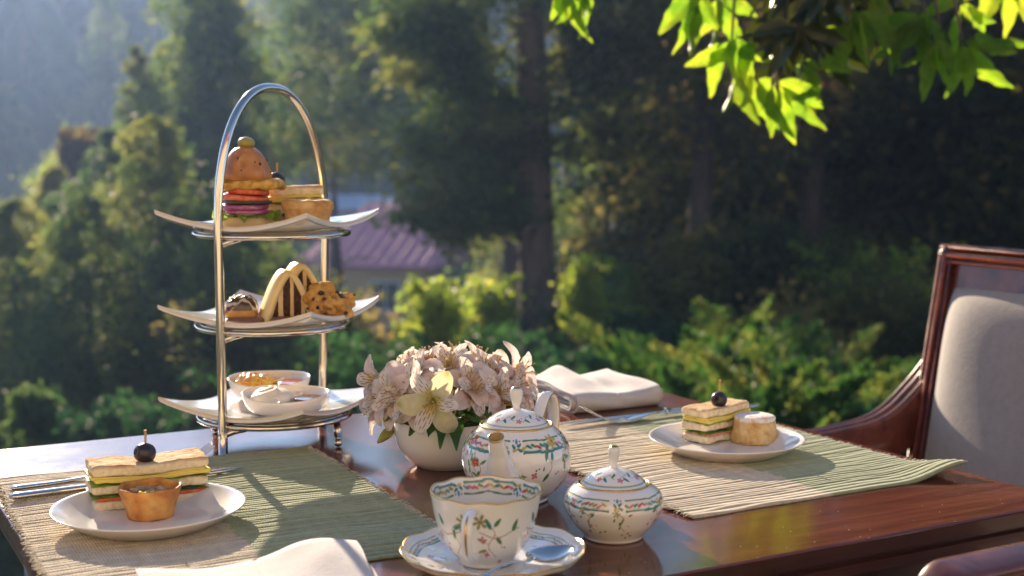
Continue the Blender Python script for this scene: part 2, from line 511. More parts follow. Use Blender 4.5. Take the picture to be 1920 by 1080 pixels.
# left group of conifers
tree('conifer_tree', 'tall conifer with a pointed top rising behind the arched handle of the cake stand', 'tall', 412, 26, sc=.97, rz=.4, wide=1.25)
tree('conifer_tree', 'big shaggy conifer rising out of the picture above the cake stand', 'shaggy', 400, 25, sc=1.05, rz=.9, wide=.75)
tree('conifer_tree', 'shaggy tree whose high boughs reach right from the handle to the hazy gap', 'shaggy', 630, 29, sc=.62, rz=2.9, lift=9.2, wide=1.5)
tree('conifer_tree', 'rounded conifer behind the tallest pointed one, left of the cake stand', 'shaggy', 335, 28, sc=.86, rz=4.4, wide=1.1)
tree('conifer_tree', 'shorter sunlit conifer just left of the tallest pointed conifer', 'tall', 268, 25, sc=.80, rz=1.9, wide=1.15)
tree('conifer_tree', 'tall tree with high drooping foliage to the right of the cake stand handle', 'loose', 625, 38, sc=1.0, rz=2.5, lift=6.6)
tree('conifer_tree', 'dark low conifer at the left edge beside the brown ivy clad stump', 'wide', 110, 21, sc=.66, rz=.9, wide=1.2)
tree('conifer_tree', 'dark conifer behind the left end of the middle cake plate', 'wide', 215, 20, sc=.72, rz=3.9, wide=1.2)
tree('conifer_tree', 'dark conifer directly behind the cake stand, right of the tall pointed one', 'wide', 350, 22, sc=.80, rz=5.0)
tree('conifer_tree', 'narrow dark conifer just left of the pink roofed house', 'tall', 500, 24, sc=.56, rz=3.3, wide=.9)
tree('conifer_tree', 'small conifer at the far left edge below the hazy hillside', 'wide', -30, 22, sc=.60, rz=1.0)
tree('leafy_tree', 'small yellow green tree above the brown ivy clad stump at the left', 'round', 165, 30, sc=.62, zoff=5.6, rz=.5, trunk=(2.0, .12, 9), crown_mat=M_bush)
# the tall brown stump
zx = (142 - 960) / F * 26
t = thing('tree_stump', 'tall brown stump overgrown with creeper at the left, its left rim lit yellow', 'stump', (zx, 26, float(ground_z(zx, 26))))
t.scale = (1, 1, (CAMZ + ray(142, 255)[2] / ray(142, 255)[1] * 26 - t.location.z) / 4.8)
part('stump_trunk', tube([(0, 0, -.5), (.02, 0, 2.0), (.1, 0, 4.0), (.16, 0, 4.75)], [.52, .44, .38, .36], 14), M_bark, t)
rs = np.random.RandomState(4)
a = rs.uniform(0, 2 * PI, 6500); h = rs.uniform(0, 4.9, 6500); rr = .52 - .04 * h + rs.uniform(-.02, .10, 6500)
c = np.stack([rr * np.cos(a) + .035 * h, rr * np.sin(a), h], 1)
o = part('creeper', leaf_quads(c, np.stack([np.cos(a) * .5, np.sin(a) * .5, -np.ones_like(a)], 1), .11, .075, rs), M_ivy, t, smooth=False); o['kind'] = 'stuff'

# centre tree
t = thing('pine_tree', 'big pine with a thick straight dark trunk rising behind the flowers and teapot', 'tree', ((1018 - 960) / F * 15, 15, float(ground_z(.35, 15))))
part('trunk', tube([(.02, 0, -1.4), (0, 0, 1.0), (-.02, 0, 2.0), (-.06, 0, 3.4), (-.1, 0, 5), (-.2, 0, 8)], [.30, .255, .235, .215, .19, .12], 16), M_bark, t)
vf = []
rs = np.random.RandomState(77)
for k in range(15):
    zz = rs.uniform(2.6, 7.5); a = rs.uniform(0, 6.28); L = rs.uniform(.7, 1.7)
    vf.append(tube(curve([(-.06, 0, zz), (math.cos(a) * L * .5, math.sin(a) * L * .5, zz + .15), (math.cos(a) * L, math.sin(a) * L, zz - .25)], 7), np.linspace(.05, .012, 7), 6))
v, f = merge(*vf); part('limbs', (v, f), M_bark, t)['kind'] = 'stuff'
C, A = [], []
def blob(cx, cz, rx, rz, n, dy=0.0, droop=.5):
    """drooping foliage around a point given in photograph pixels at the tree's distance"""
    p = PD(cx, cz, 15 + dy) - t.location
    k = 15 / F
    ncl = max(3, n // 110)
    for _ in range(ncl):
        d = rs.normal(size=3) * np.array([rx * k * .5, .35, rz * k * .5])
        m_ = n // ncl
        q = rs.normal(size=(m_, 3)) * np.array([.17, .16, .09]) * rs.uniform(.6, 1.3)
        C.append(np.array(p) + d + q); A.append(np.stack([q[:, 0] * 5, q[:, 1] * 5, -np.ones(m_) * droop], 1) + rs.normal(size=(m_, 3)) * .5)
for b_ in [(880, 200, 100, 60, 4200), (880, 300, 110, 70, 5200), (840, 400, 80, 50, 3200), (930, 400, 80, 40, 2400), (860, 250, 80, 40, 1500), (1110, 220, 90, 80, 2600),
           (800, 90, 70, 60, 2000), (860, 110, 70, 50, 1500), (1080, 110, 110, 70, 2600), (760, 40, 60, 50, 1400), (840, 20, 90, 50, 1800), (1040, 10, 110, 50, 2000), (965, 230, 45, 60, 1200)]:
    blob(*b_)
for k in range(7):
    blob(rs.uniform(760, 1180), rs.uniform(-620, -60), 110, 70, 900, rs.uniform(-1, 1))
o = part('crown', leaf_quads(np.vstack(C), np.vstack(A), .12, .045, rs), M_pine, t, smooth=False); o['kind'] = 'stuff'
for i, (px, d, s_, w_, lab) in enumerate([(30, 16, .44, 1.3, 'dark shaggy conifer at the far left edge just beyond the table'), (165, 14.5, .44, 1.2, 'dark shaggy conifer above the fork and knife at the left'), (300, 16, .54, 1.1, 'dark shaggy conifer left of the middle cake plate'),
                                       (430, 14.5, .46, 1.1, 'dark shaggy conifer right behind the tier rings of the cake stand'), (545, 17, .34, .8, 'low dark shaggy conifer between the lower two tiers and the house')]):
    tree('conifer_tree', lab, 'shaggy', px, d, sc=s_, rz=i * 1.3, wide=w_)
LW = 'conifers standing left of the view beyond the garden'
for i, (px, d, s_) in enumerate([(-160, 18, .55), (-330, 22, .8), (-520, 17, .6), (-700, 24, .9), (-260, 30, .8), (-950, 20, .8), (-1250, 22, .9), (-560, 33, 1.0)]):
    tree('conifer_tree', 'green conifer standing left of the view beyond the garden', 'shaggy', px, d, sc=s_, rz=i * 2.1, wide=1.15, group=LW)
# second, paler trunk leaning behind
zx = (948 - 960) / F * 18
t = thing('tree', 'slender tree with a pale leaning trunk just left of the big pine', 'tree', (zx, 18, float(ground_z(zx, 18))))
part('trunk', tube([(.25, 0, -.3), (.2, 0, 2), (.1, 0, 4), (-.05, 0, 5.2), (-.25, 0, 6.2), (-.5, 0, 8)], [.17, .16, .15, .14, .13, .09], 12), M_bark2, t)
part('limb', tube(curve([(.05, 0, 4.6), (-.4, 0, 5.0), (-.7, .1, 4.85)], 8), np.linspace(.06, .02, 8), 8), M_bark2, t)
o = part('crown', lump_crown(8, 1.5, 1.3, 1.2, 60, 110, .26, .12, .06), M_pine, t, loc=(-.4, 0, 8.2), smooth=False); o['kind'] = 'stuff'

# dark wood on the right
rs = np.random.RandomState(9)
DW = 'dark conifers crowding the shaded wood on the right'
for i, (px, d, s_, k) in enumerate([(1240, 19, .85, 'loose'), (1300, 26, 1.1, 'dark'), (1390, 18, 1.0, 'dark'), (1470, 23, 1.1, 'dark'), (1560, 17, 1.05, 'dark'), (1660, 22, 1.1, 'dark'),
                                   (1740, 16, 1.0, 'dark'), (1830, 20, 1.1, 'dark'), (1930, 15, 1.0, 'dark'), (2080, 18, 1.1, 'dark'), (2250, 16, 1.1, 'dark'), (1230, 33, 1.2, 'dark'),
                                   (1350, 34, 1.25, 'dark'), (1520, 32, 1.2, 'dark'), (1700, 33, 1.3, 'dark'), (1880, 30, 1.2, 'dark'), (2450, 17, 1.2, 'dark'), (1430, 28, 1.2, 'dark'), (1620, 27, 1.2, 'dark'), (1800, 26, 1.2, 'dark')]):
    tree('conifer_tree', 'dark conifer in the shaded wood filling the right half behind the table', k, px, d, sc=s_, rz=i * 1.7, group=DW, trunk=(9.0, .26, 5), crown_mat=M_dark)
for px, d, lab in [(1310, 14, 'bare dark trunk standing left of the feathery green shrubs'), (1520, 15, 'bare dark trunk rising from behind the feathery green shrubs')]:
    zx = (px - 960) / F * d
    t = thing('tree', lab, 'tree', (zx, d, float(ground_z(zx, d))))
    part('trunk', tube([(0, 0, -.4), (.03, 0, 1.5), (0, 0, 3.5), (.06, 0, 6)], [.19, .165, .14, .1], 12), M_bark3, t)
    o = part('crown', lump_crown(int(px), 1.5, 1.3, 1.6, 60, 120, .3, .13, .06), M_dark, t, loc=(0, 0, 5.4), smooth=False); o['kind'] = 'stuff'

tree('broadleaf_tree', 'golden brown leafy tree just right of the big pine trunk', 'round', 1120, 30, sc=1.25, rz=1.0, zoff=1.6, trunk=(3.0, .14, 8))
tree('broadleaf_tree', 'olive green tree far behind and right of the big pine trunk', 'round', 1060, 44, sc=1.9, rz=2.0, zoff=2.0, trunk=(3.0, .14, 8))
tree('broadleaf_tree', 'bronze leafy tree at the left margin of the dark wood', 'round', 1190, 40, sc=2.0, rz=4.0, zoff=3.0, trunk=(3.0, .14, 8))
tree('broadleaf_tree', 'hazy leafy tree showing between the house and the big pine trunk', 'round', 880, 48, sc=1.6, rz=3.0, zoff=.4, trunk=(3.0, .14, 8))
tree('broadleaf_tree', 'small golden brown tree in front of the dark wood right of the big pine', 'round', 1135, 19, sc=.62, rz=5.0, zoff=2.9, trunk=(3.0, .14, 8))
tree('broadleaf_tree', 'small bronze tree catching the sun above the feathery shrubs', 'round', 1260, 16.5, sc=.55, rz=1.2, zoff=.9, trunk=(3.0, .14, 8))
# bushes
def shoot_crown(seed, r, h, n_sh, per, leafL, leafW):
    """loose bush: arching shoots with leaves strung along them"""
    rs = np.random.RandomState(seed)
    C, A = [], []
    for i in range(n_sh):
        az = rs.uniform(0, 2 * PI); L = h * rs.uniform(.5, 1.15); out = r * rs.uniform(.2, 1.25)
        n = int(per * rs.uniform(.5, 1.4)); t = rs.uniform(.15, 1, n) ** .8
        x = out * t ** 1.3; z = L * (t - .30 * t ** 3) - h * .5
        sp_ = leafL * (.5 + .9 * (1 - t))
        p = np.stack([x * math.cos(az), x * math.sin(az), z], 1) + rs.normal(size=(n, 3)) * sp_[:, None]
        p[:, :2] += rs.normal(size=2) * r * .25
        C.append(p); A.append(np.stack([np.full(n, math.cos(az)), np.full(n, math.sin(az)), np.full(n, .2)], 1) + rs.normal(size=(n, 3)) * .8)
    return leaf_quads(np.vstack(C), np.vstack(A), leafL, leafW, rs)
def bush(label, px, dist, r, h, m, seed, n=60, per=140, cl=.2, leaf=(.08, .05), zoff=0.0, group=None, name='bush', py=None):
    zx = (px - 960) / F * dist
    z = float(ground_z(zx, dist)) if py is None else CAMZ + ray(px, py)[2] / ray(px, py)[1] * dist - h * .5
    t = thing(name, label, 'bush', (zx, dist, z), 0, group)
    g0 = float(ground_z(zx, dist))
    rs = np.random.RandomState(seed)
    st = [tube(curve([(0, 0, g0 - z - .1), (rs.uniform(-.2, .2) * r, rs.uniform(-.2, .2) * r, (g0 - z) * .5 + h * .2), (rs.uniform(-.5, .5) * r, rs.uniform(-.5, .5) * r, h * .7)], 6), np.linspace(.035, .01, 6), 6) for _ in range(5)]
    part('stems', merge(*st), M_bark, t)['kind'] = 'stuff'
    cr_ = shoot_crown(seed, r * 1.35, h * 1.35, n + 10, int(per * .85), leaf[0], leaf[1]) if m.name.startswith(('sunlit', 'deep', 'conifer')) else lump_crown(seed, r, r * .9, h * .55, n, per, cl, leaf[0], leaf[1])
    o = part('foliage', cr_, m, t, loc=(0, 0, h * .5), smooth=False); o['kind'] = 'stuff'
    return t
bush('sunlit yellow green bush beside the pink roofed house', 812, 10, .16, .58, M_bush, 31, 30, 60, .07, (.055, .038), py=585)
bush('sunlit yellow green bush left of the big pine trunk, the taller one', 915, 11.5, .20, .72, M_bush, 32, 28, 60, .07, (.055, .038), py=575)
bush('small yellow green bush peeping out right of the big pine trunk', 1090, 10.5, .10, .62, M_bush, 33, 30, 60, .06, (.055, .04), py=545)
bush('low yellow green bush right of the pine trunk above the napkin', 1165, 11.5, .22, .30, M_bush, 34, 30, 60, .07, (.055, .04), py=600)
bush('low dark bush at the foot of the big pine', 850, 13, .45, .7, M_teal, 35, 50, 110, .15, py=650)
bush('rounded deep green bush behind the folded napkin', 1165, 11, .42, .70, M_teal, 36, 60, 130, .14, (.07, .05), py=655)
bush('olive bush right of the folded napkin with pale sunlit twigs', 1235, 12, .55, 1.1, M_pine, 37, 60, 120, .16, (.08, .04), py=590)
bush('deep green low bush just above the back napkin', 1210, 8.5, .45, .45, M_teal, 38, 50, 120, .1, (.05, .035), py=725)
bush('yellow green bush between the cake stand and the flowers', 640, 11, .36, .4, M_pine, 39, 50, 90, .09, (.06, .042), py=690)
bush('loose yellow green bush under the eaves of the pink roofed house', 735, 13, .2, .4, M_pine, 139, 40, 70, .09, (.06, .042), py=670)
bush('low olive bush in the gap between the two brightest bushes', 862, 14, .30, .8, M_pine, 141, 44, 80, .10, (.06, .042), py=620)
bush('dark bush behind the bottom cake plate', 545, 12, .9, 1.0, M_dark, 40, 70, 130, .18, py=670)
bush('bush with bright tips at the bottom left corner of the garden', 50, 10, .16, .40, M_pine, 43, 26, 60, .08, (.05, .035), py=770)
bush('low dark leafy shoots behind the back edge of the table at the left', 200, 10, .5, .5, M_teal, 45, 50, 120, .12, (.05, .035), py=800)
bush('dark bush just behind the flowers', 760, 10, .7, .7, M_teal, 46, 60, 120, .15, (.06, .04), py=690)
bush('golden bush in the shade beyond the chair back', 1700, 11, .45, 1.1, M_bush, 47, 30, 80, .14, (.07, .05), py=560)
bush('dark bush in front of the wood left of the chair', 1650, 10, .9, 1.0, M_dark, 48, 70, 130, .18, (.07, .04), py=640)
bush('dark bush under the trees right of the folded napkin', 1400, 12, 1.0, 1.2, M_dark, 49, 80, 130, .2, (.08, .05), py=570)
bush('low deep green bush below the arm of the chair', 1640, 6.5, .5, .5, M_teal, 50, 60, 130, .1, (.04, .03), py=790)

def juniper(label, px, py_top, dist, H, Rm, seed, nf=60, per=260):
    zx = (px - 960) / F * dist
    top = CAMZ + ray(px, py_top)[2] / ray(px, py_top)[1] * dist
    g0 = float(ground_z(zx, dist))
    t = thing('juniper_shrub', label, 'shrub', (zx, dist, top - H))
    rs = np.random.RandomState(seed)
    st = [tube(curve([(0, 0, g0 - top + H - .1), (rs.uniform(-.1, .1), rs.uniform(-.1, .1), 0), (rs.uniform(-.3, .3) * Rm, rs.uniform(-.3, .3) * Rm, H * .5)], 6), np.linspace(.03, .008, 6), 6) for _ in range(4)]
    part('stems', merge(*st), M_bark, t)['kind'] = 'stuff'
    o = part('foliage', feather_crown(seed, H, Rm, nf, per), M_jun, t, smooth=False); o['kind'] = 'stuff'
juniper('feathery green shrub with the tallest plumes, behind the sandwich with the scone', 1400, 560, 7.0, .85, .5, 61, 34, 620)
juniper('feathery green shrub right of the scone plate, its plumes leaning right', 1520, 580, 7.4, .75, .5, 62, 32, 600)
juniper('low feathery shrub left of the sandwich with the olive', 1300, 650, 6.2, .5, .4, 63, 30, 450)
juniper('low feathery shrub below the chair arm at the right', 1600, 640, 6.4, .55, .45, 64, 30, 450)
juniper('sunlit yellow green shrub close behind the scone', 1450, 660, 5.4, .42, .35, 65, 30, 450)

# far wood on the hill, houses
rs = np.random.RandomState(14)
bm = bmesh.new(); bmesh.ops.create_icosphere(bm, subdivisions=2, radius=1)
bv = np.array([q.co[:] for q in bm.verts]); bf = np.array([[q.index for q in w.verts] for w in bm.faces]); bm.free()
Vs, Fs, n = [], [], 0
for i in range(4200):
    x = rs.uniform(-150, 150); y = 62 + 75 * rs.uniform(0, 1) ** .8
    if abs(x) > .62 * y + 25: continue
    r = rs.uniform(.8, 2.1); hh = r * rs.uniform(.9, 2.0)
    q = bv * (1 + .28 * np.sin(bv[:, [1, 2, 0]] * 7 + rs.uniform(0, 6, 3)))
    q = q * np.array([r, r, hh]) + np.array([x, y, float(ground_z(x, y)) + hh * .6])
    Vs.append(q); Fs.append(bf + n); n += len(q)
o = link('distant_wood', mesh_of('distant_wood', np.vstack(Vs), np.vstack(Fs)), M_far)
tag(o, 'hazy blue green wood covering the hillside far behind the garden', 'wood', kind='stuff')
LT = 'separate trees standing out on the hazy hillside'
for i, (px, d, s_, k) in enumerate([(60, 80, 1.1, 'round'), (130, 90, 1.4, 'round'), (20, 70, 1.0, 'loose'), (215, 78, 1.2, 'tall'), (300, 88, 1.4, 'round'), (720, 58, .8, 'round'), (660, 72, 1.0, 'tall'), (560, 85, 1.3, 'round')]):
    tree('hillside_tree', 'pale hazy tree standing out on the far hillside', k, px, d, sc=s_ * 1.1, rz=i, group=LT)

M_wall = material('ochre_wall', [(.78, .50, .22), (.84, .56, .26)], 1.5, .9, bmp=.2, bscale=20)
M_roof = material('pink_roof', [(.58, .15, .20), (.68, .22, .28)], .9, .55, bmp=.1)
M_white = material('white_frame', [(.72, .70, .68)], 5, .6)
M_glass = material('window_glass', [(.03, .035, .045)], 3, .08, spec=.8)
M_blue = material('blue_sheet', [(.05, .20, .50), (.09, .30, .62)], 2, .5)
M_grey = material('grey_roof', [(.30, .33, .42), (.42, .45, .52)], 2, .6)
M_tealr = material('teal_roof', [(.05, .11, .13), (.09, .17, .18)], 2, .5)
M_plaster = material('pale_plaster', [(.42, .36, .36), (.55, .48, .44)], 1.0, .9)
def house(label, px, py_eave, dist, w, dpt, hwall, hroof, rz, wall, roof, wins=(), name='house', hip=.3, over=.35):
    c = PD(px, py_eave, dist)
    t = thing(name, label, 'house', (c[0], c[1], c[2] - hwall), rz)
    part('wall', box(-w / 2, w / 2, 0, dpt, -1.5, hwall), wall, t, smooth=False)
    e = over; W2, D0, D1 = w / 2 + e, -e, dpt + e; rx = W2 * (1 - hip * 2) if hip else W2
    v = [(-W2, D0, hwall), (W2, D0, hwall), (W2, D1, hwall), (-W2, D1, hwall), (-rx, dpt / 2, hwall + hroof), (rx, dpt / 2, hwall + hroof)]
    v += [(a, b, c_ - .12) for a, b, c_ in v[:4]]
    f = [(0, 1, 5, 4), (2, 3, 4, 5), (1, 2, 5), (3, 0, 4), (0, 6, 7, 1), (1, 7, 8, 2), (2, 8, 9, 3), (3, 9, 6, 0), (9, 8, 7, 6)]
    rib = []
    for k in range(int(2 * W2 / .45)):
        x = -W2 + .2 + k * .45
        u = max(0.0, (abs(x) - rx) / (W2 - rx)) if W2 > rx else 0
        a = np.array([x, D0, hwall + .03]); b = np.array([x, D0 + (dpt / 2 - D0) * (1 - u), hwall + .03 + hroof * (1 - u)])
        rib.append(tube([a, b], .035, 4))
    ro = part('roof', (np.array(v, float), f), roof, t, smooth=False)
    part('roof_rib', merge(*rib), roof, ro, smooth=False)['kind'] = 'stuff'
    for (x, z, ww, wh) in wins:
        fr = part('window', merge(box(x - ww / 2 - .1, x + ww / 2 + .1, -.07, -.003, z + wh, z + wh + .1), box(x - ww / 2 - .1, x + ww / 2 + .1, -.07, -.003, z - .1, z),
                                  box(x - ww / 2 - .1, x - ww / 2, -.065, -.003, z, z + wh), box(x + ww / 2, x + ww / 2 + .1, -.065, -.003, z, z + wh),
                                  box(x - .03, x + .03, -.055, -.003, z, z + wh)), M_white, t, smooth=False)
        part('pane', box(x - ww / 2, x + ww / 2, -.03, -.004, z, z + wh), M_glass, fr, smooth=False)
    return t
house('ochre house with a pink metal roof seen between the cake stand and the pine', 684, 496, 45, 4.4, 9, 2.6, 1.95, R(-14), M_wall, M_roof, [(.75, 1.1, .9, .9), (-1.1, .2, .7, 1.9), (-1.9, 1.1, .5, .9)], hip=.22)
house('small house with a dark teal roof behind the right side of the pink roof', 758, 440, 52, 2.2, 3, 2.0, 1.2, R(8), M_plaster, M_tealr, [(.2, .6, .7, .8)], hip=.2)
house('long shed with a pale blue grey roof above the pink roof', 672, 388, 62, 2.6, 4, 1.6, .5, R(5), M_plaster, M_grey, hip=0, name='shed')
house('hut under a bright blue sheet roof on the hillside at the far left', 92, 262, 80, 1.6, 3, .3, .8, R(15), M_plaster, M_blue, hip=0, name='hut')
house('blue grey roofed building at the left edge behind the low bushes', 5, 560, 26, 1.3, 2.2, 2.4, .55, R(25), M_plaster, M_grey, [(.2, .9, .4, .6)], hip=0)
house('little white roofed shed among the dark trees right of the pine', 1178, 436, 24, .7, 1.2, .9, .14, R(-20), M_plaster, M_white, hip=0, name='shed', over=.12)
house('low shed with a teal roof right of the pine trunk below the white roof', 1140, 560, 22, .9, 1.6, .5, .45, R(10), M_wall, M_tealr, hip=0, name='shed', over=.1)
# air
hz = link('haze', mesh_of('haze', *box(-262, 262, -262, 272, -13, 33), smooth=False))
m, t_, out = nodes_of('haze_air')
pv = t_.nodes.new('ShaderNodeVolumePrincipled')
pv.inputs['Color'].default_value = (.36, .54, 1.0, 1); pv.inputs['Density'].default_value = .0013
pv.inputs['Anisotropy'].default_value = .55
lk(t_, pv.outputs[0], out.inputs['Volume'])
hz.data.materials.append(m); tag(hz, 'pale blue morning haze over the valley', 'haze', kind='stuff')

# unseen plastered facade added behind the camera to bounce warm sunlight onto the tableware
M_bounce = material('cream_plaster', [(.42, .36, .28), (.50, .43, .34)], 1.2, .9, bmp=.15)
def bounce_facade():
    t = thing('bounce_facade', 'unseen cream plastered facade added behind the camera to bounce warm sunlight', 'bounce facade', (0, -5.5, 0))
    wins = [(-6.0, 1.0), (-3.0, 1.0), (3.0, 1.0), (6.0, 1.0)]
    xs = [-12] + [q for w_ in wins for q in (w_[0] - .6, w_[0] + .6)] + [12]
    bx_ = [box(xs[i], xs[i + 1], -.3, 0, -.1, 6.2) for i in range(0, len(xs), 2)]
    for x, _ in wins: bx_ += [box(x - .6, x + .6, -.3, 0, -.1, .9), box(x - .6, x + .6, -.3, 0, 2.4, 6.2)]
    part('wall', merge(*bx_), M_bounce, t, smooth=False)
    part('roof', box(-12.4, 12.4, -5, .6, 6.2, 6.45), M_roof, t, smooth=False)
    for x, _ in wins:
        w_ = part('window', merge(box(x - .6, x - .53, -.2, -.12, .9, 2.4), box(x + .53, x + .6, -.2, -.12, .9, 2.4), box(x - .53, x + .53, -.2, -.12, .9, .97), box(x - .53, x + .53, -.2, -.12, 2.33, 2.4), box(x - .03, x + .03, -.195, -.125, .97, 2.33)), M_white, t, smooth=False)
        part('pane', box(x - .53, x + .53, -.17, -.15, .97, 2.33), M_glass, w_, smooth=False)
bounce_facade()
# ------------------------------------------------------------------ table
UA = R(61.0)                                   # the table's long direction, clockwise from +Y
u = Vector((math.sin(UA), math.cos(UA), 0)); vdir = Vector((-math.cos(UA), math.sin(UA), 0))
RZ = math.atan2(u.y, u.x)                      # local +x = u, local +y = vdir (away from the camera)
NR = P(2013, 938)                              # near right corner of the table top
TL, TW = 0.823, 0.668
def wood_material(name, c1, c2, c3, rough=.25, coat=.6, scale=9, dust=False, axis=(1, 14, 14), ior=1.5):
    m, t, out = nodes_of(name)
    vec = coords(t, axis)
    b = t.nodes.new('ShaderNodeBsdfPrincipled')
    f = tex_noise(t, vec, scale, 8, .62, .6)
    c = ramp(t, f, [(.30, c1), (.5, c2), (.72, c3)])
    v2 = coords(t)
    if dust:
        vo = t.nodes.new('ShaderNodeTexVoronoi'); vo.inputs['Scale'].default_value = 130; lk(t, v2, vo.inputs['Vector'])
        vo.inputs['Randomness'].default_value = 1
        n2 = tex_noise(t, v2, 16, 3)
        gt = t.nodes.new('ShaderNodeMath'); gt.operation = 'LESS_THAN'; lk(t, vo.outputs['Distance'], gt.inputs[0]); gt.inputs[1].default_value = .065
        g2 = t.nodes.new('ShaderNodeMath'); g2.operation = 'GREATER_THAN'; lk(t, n2, g2.inputs[0]); g2.inputs[1].default_value = .50
        mu = t.nodes.new('ShaderNodeMath'); mu.operation = 'MULTIPLY'; lk(t, gt.outputs[0], mu.inputs[0]); lk(t, g2.outputs[0], mu.inputs[1])
        mx = t.nodes.new('ShaderNodeMix'); mx.data_type = 'RGBA'; lk(t, mu.outputs[0], mx.inputs[0]); lk(t, c, mx.inputs[6]); mx.inputs[7].default_value = (.75, .62, .5, 1)
        c = mx.outputs[2]
    lk(t, c, b.inputs['Base Color'])
    mr = t.nodes.new('ShaderNodeMapRange'); lk(t, tex_noise(t, v2, 22, 7, .7), mr.inputs[0])
    mr.inputs[1].default_value = .3; mr.inputs[2].default_value = .75; mr.inputs[3].default_value = rough * .75; mr.inputs[4].default_value = rough * 1.5
    lk(t, mr.outputs[0], b.inputs['Roughness'])
    b.inputs['Coat Weight'].default_value = coat; b.inputs['Coat Roughness'].default_value = .05; b.inputs['IOR'].default_value = ior
    b.inputs['Coat IOR'].default_value = 1.6; b.inputs['Specular IOR Level'].default_value = .42
    h = bump(t, f, .10, .0006)
    lk(t, h, b.inputs['Normal'])
    if coat: lk(t, bump(t, tex_noise(t, vec, 5, 3), .04, .0008), b.inputs['Coat Normal'])
    lk(t, b.outputs[0], out.inputs[0])
    return m
M_table = wood_material('polished_mahogany', (.060, .014, .009), (.115, .030, .017), (.18, .055, .028), .12, .08, 7, dust=True)
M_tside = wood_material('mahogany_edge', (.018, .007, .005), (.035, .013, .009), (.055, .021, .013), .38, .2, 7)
M_chair = wood_material('chair_mahogany', (.055, .014, .009), (.12, .030, .018), (.20, .058, .035), .30, .45, 8, axis=(4, 4, 4))

tb = thing('dining_table', 'polished reddish brown wooden table carrying the tea setting', 'table', (NR.x, NR.y, 0), RZ)
def mould_slab(x0, x1, y0, y1, prof):
    """prof: list of (inset, z) from the bottom edge up; closed with flat faces"""
    V, f = [], []
    for ins, z in prof:
        V += [(x0 + ins, y0 + ins, z), (x1 - ins, y0 + ins, z), (x1 - ins, y1 - ins, z), (x0 + ins, y1 - ins, z)]
    n = len(prof)
    for i in range(n - 1):
        for k in range(4):
            a, b = i * 4 + k, i * 4 + (k + 1) % 4
            f.append((a, b, b + 4, a + 4))
    f.append((3, 2, 1, 0)); f.append(tuple(range((n - 1) * 4, n * 4)))
    return np.array(V, float), f
part('tabletop', mould_slab(-TL, 0, 0, TW, [(.0006, T - .0025), (0, T - .0015), (.0006, T - .0005), (.0018, T)]), M_table, tb, smooth=False)
part('edge_band', mould_slab(-TL + .0006, -.0006, .0006, TW - .0006, [(.004, T - .016), (0, T - .014), (0, T - .0026)]), M_tside, tb, smooth=False)
part('edge_moulding', mould_slab(-TL + .006, -.006, .006, TW - .006, [(.004, T - .034), (.001, T - .033), (0, T - .030), (.001, T - .022), (.0035, T - .020), (.002, T - .0185), (.002, T - .0162)]), M_tside, tb, smooth=False)
part('apron', mould_slab(-TL + .05, -.05, .05, TW - .05, [(0, T - .09), (0, T - .0345)]), M_tside, tb, smooth=False)
for (lx, ly) in ((-.075, .075), (-TL + .075, .075), (-.075, TW - .075), (-TL + .075, TW - .075)):
    prof = [(.001, .004), (.018, .004), (.020, .02), (.016, .05), (.020, .25), (.026, .52), (.030, .56), (.024, .58), (.033, .60), (.033, T - .092), (.001, T - .092)]
    part('leg', lathe(prof, 20), M_tside, tb, loc=(lx, ly, 0))

# ------------------------------------------------------------------ place mats
def mat_material():
    m, t, out = nodes_of('woven_cotton')
    b = t.nodes.new('ShaderNodeBsdfPrincipled'); b.inputs['Roughness'].default_value = .95; b.inputs['Sheen Weight'].default_value = .3
    b.inputs['Specular IOR Level'].default_value = .15
    a = t.nodes.new('ShaderNodeAttribute'); a.attribute_name = 'paint'
    vec = coords(t)
    wv = t.nodes.new('ShaderNodeTexWave'); wv.bands_direction = 'X'; wv.inputs['Scale'].default_value = 130; wv.inputs['Distortion'].default_value = 3; wv.inputs['Detail'].default_value = 2
    lk(t, vec, wv.inputs['Vector'])
    f = tex_noise(t, vec, 180, 5, .7)
    c = ramp(t, f, [(.25, (.72, .72, .72)), (.75, (1.18, 1.18, 1.18))])
    mx = t.nodes.new('ShaderNodeMix'); mx.data_type = 'RGBA'; mx.blend_type = 'MULTIPLY'; mx.inputs[0].default_value = 1
    lk(t, a.outputs['Color'], mx.inputs[6]); lk(t, c, mx.inputs[7]); lk(t, mx.outputs[2], b.inputs['Base Color'])
    b1 = bump(t, wv.outputs['Fac'], .5, .0008); lk(t, bump(t, tex_noise(t, vec, 600, 4), .5, .0006, b1), b.inputs['Normal'])
    lk(t, b.outputs[0], out.inputs[0])
    return m
M_mat = mat_material()
BEIGE = np.array([.62, .52, .37]); GREEN = np.array([.33, .365, .20])
MW, MD = .325, .388
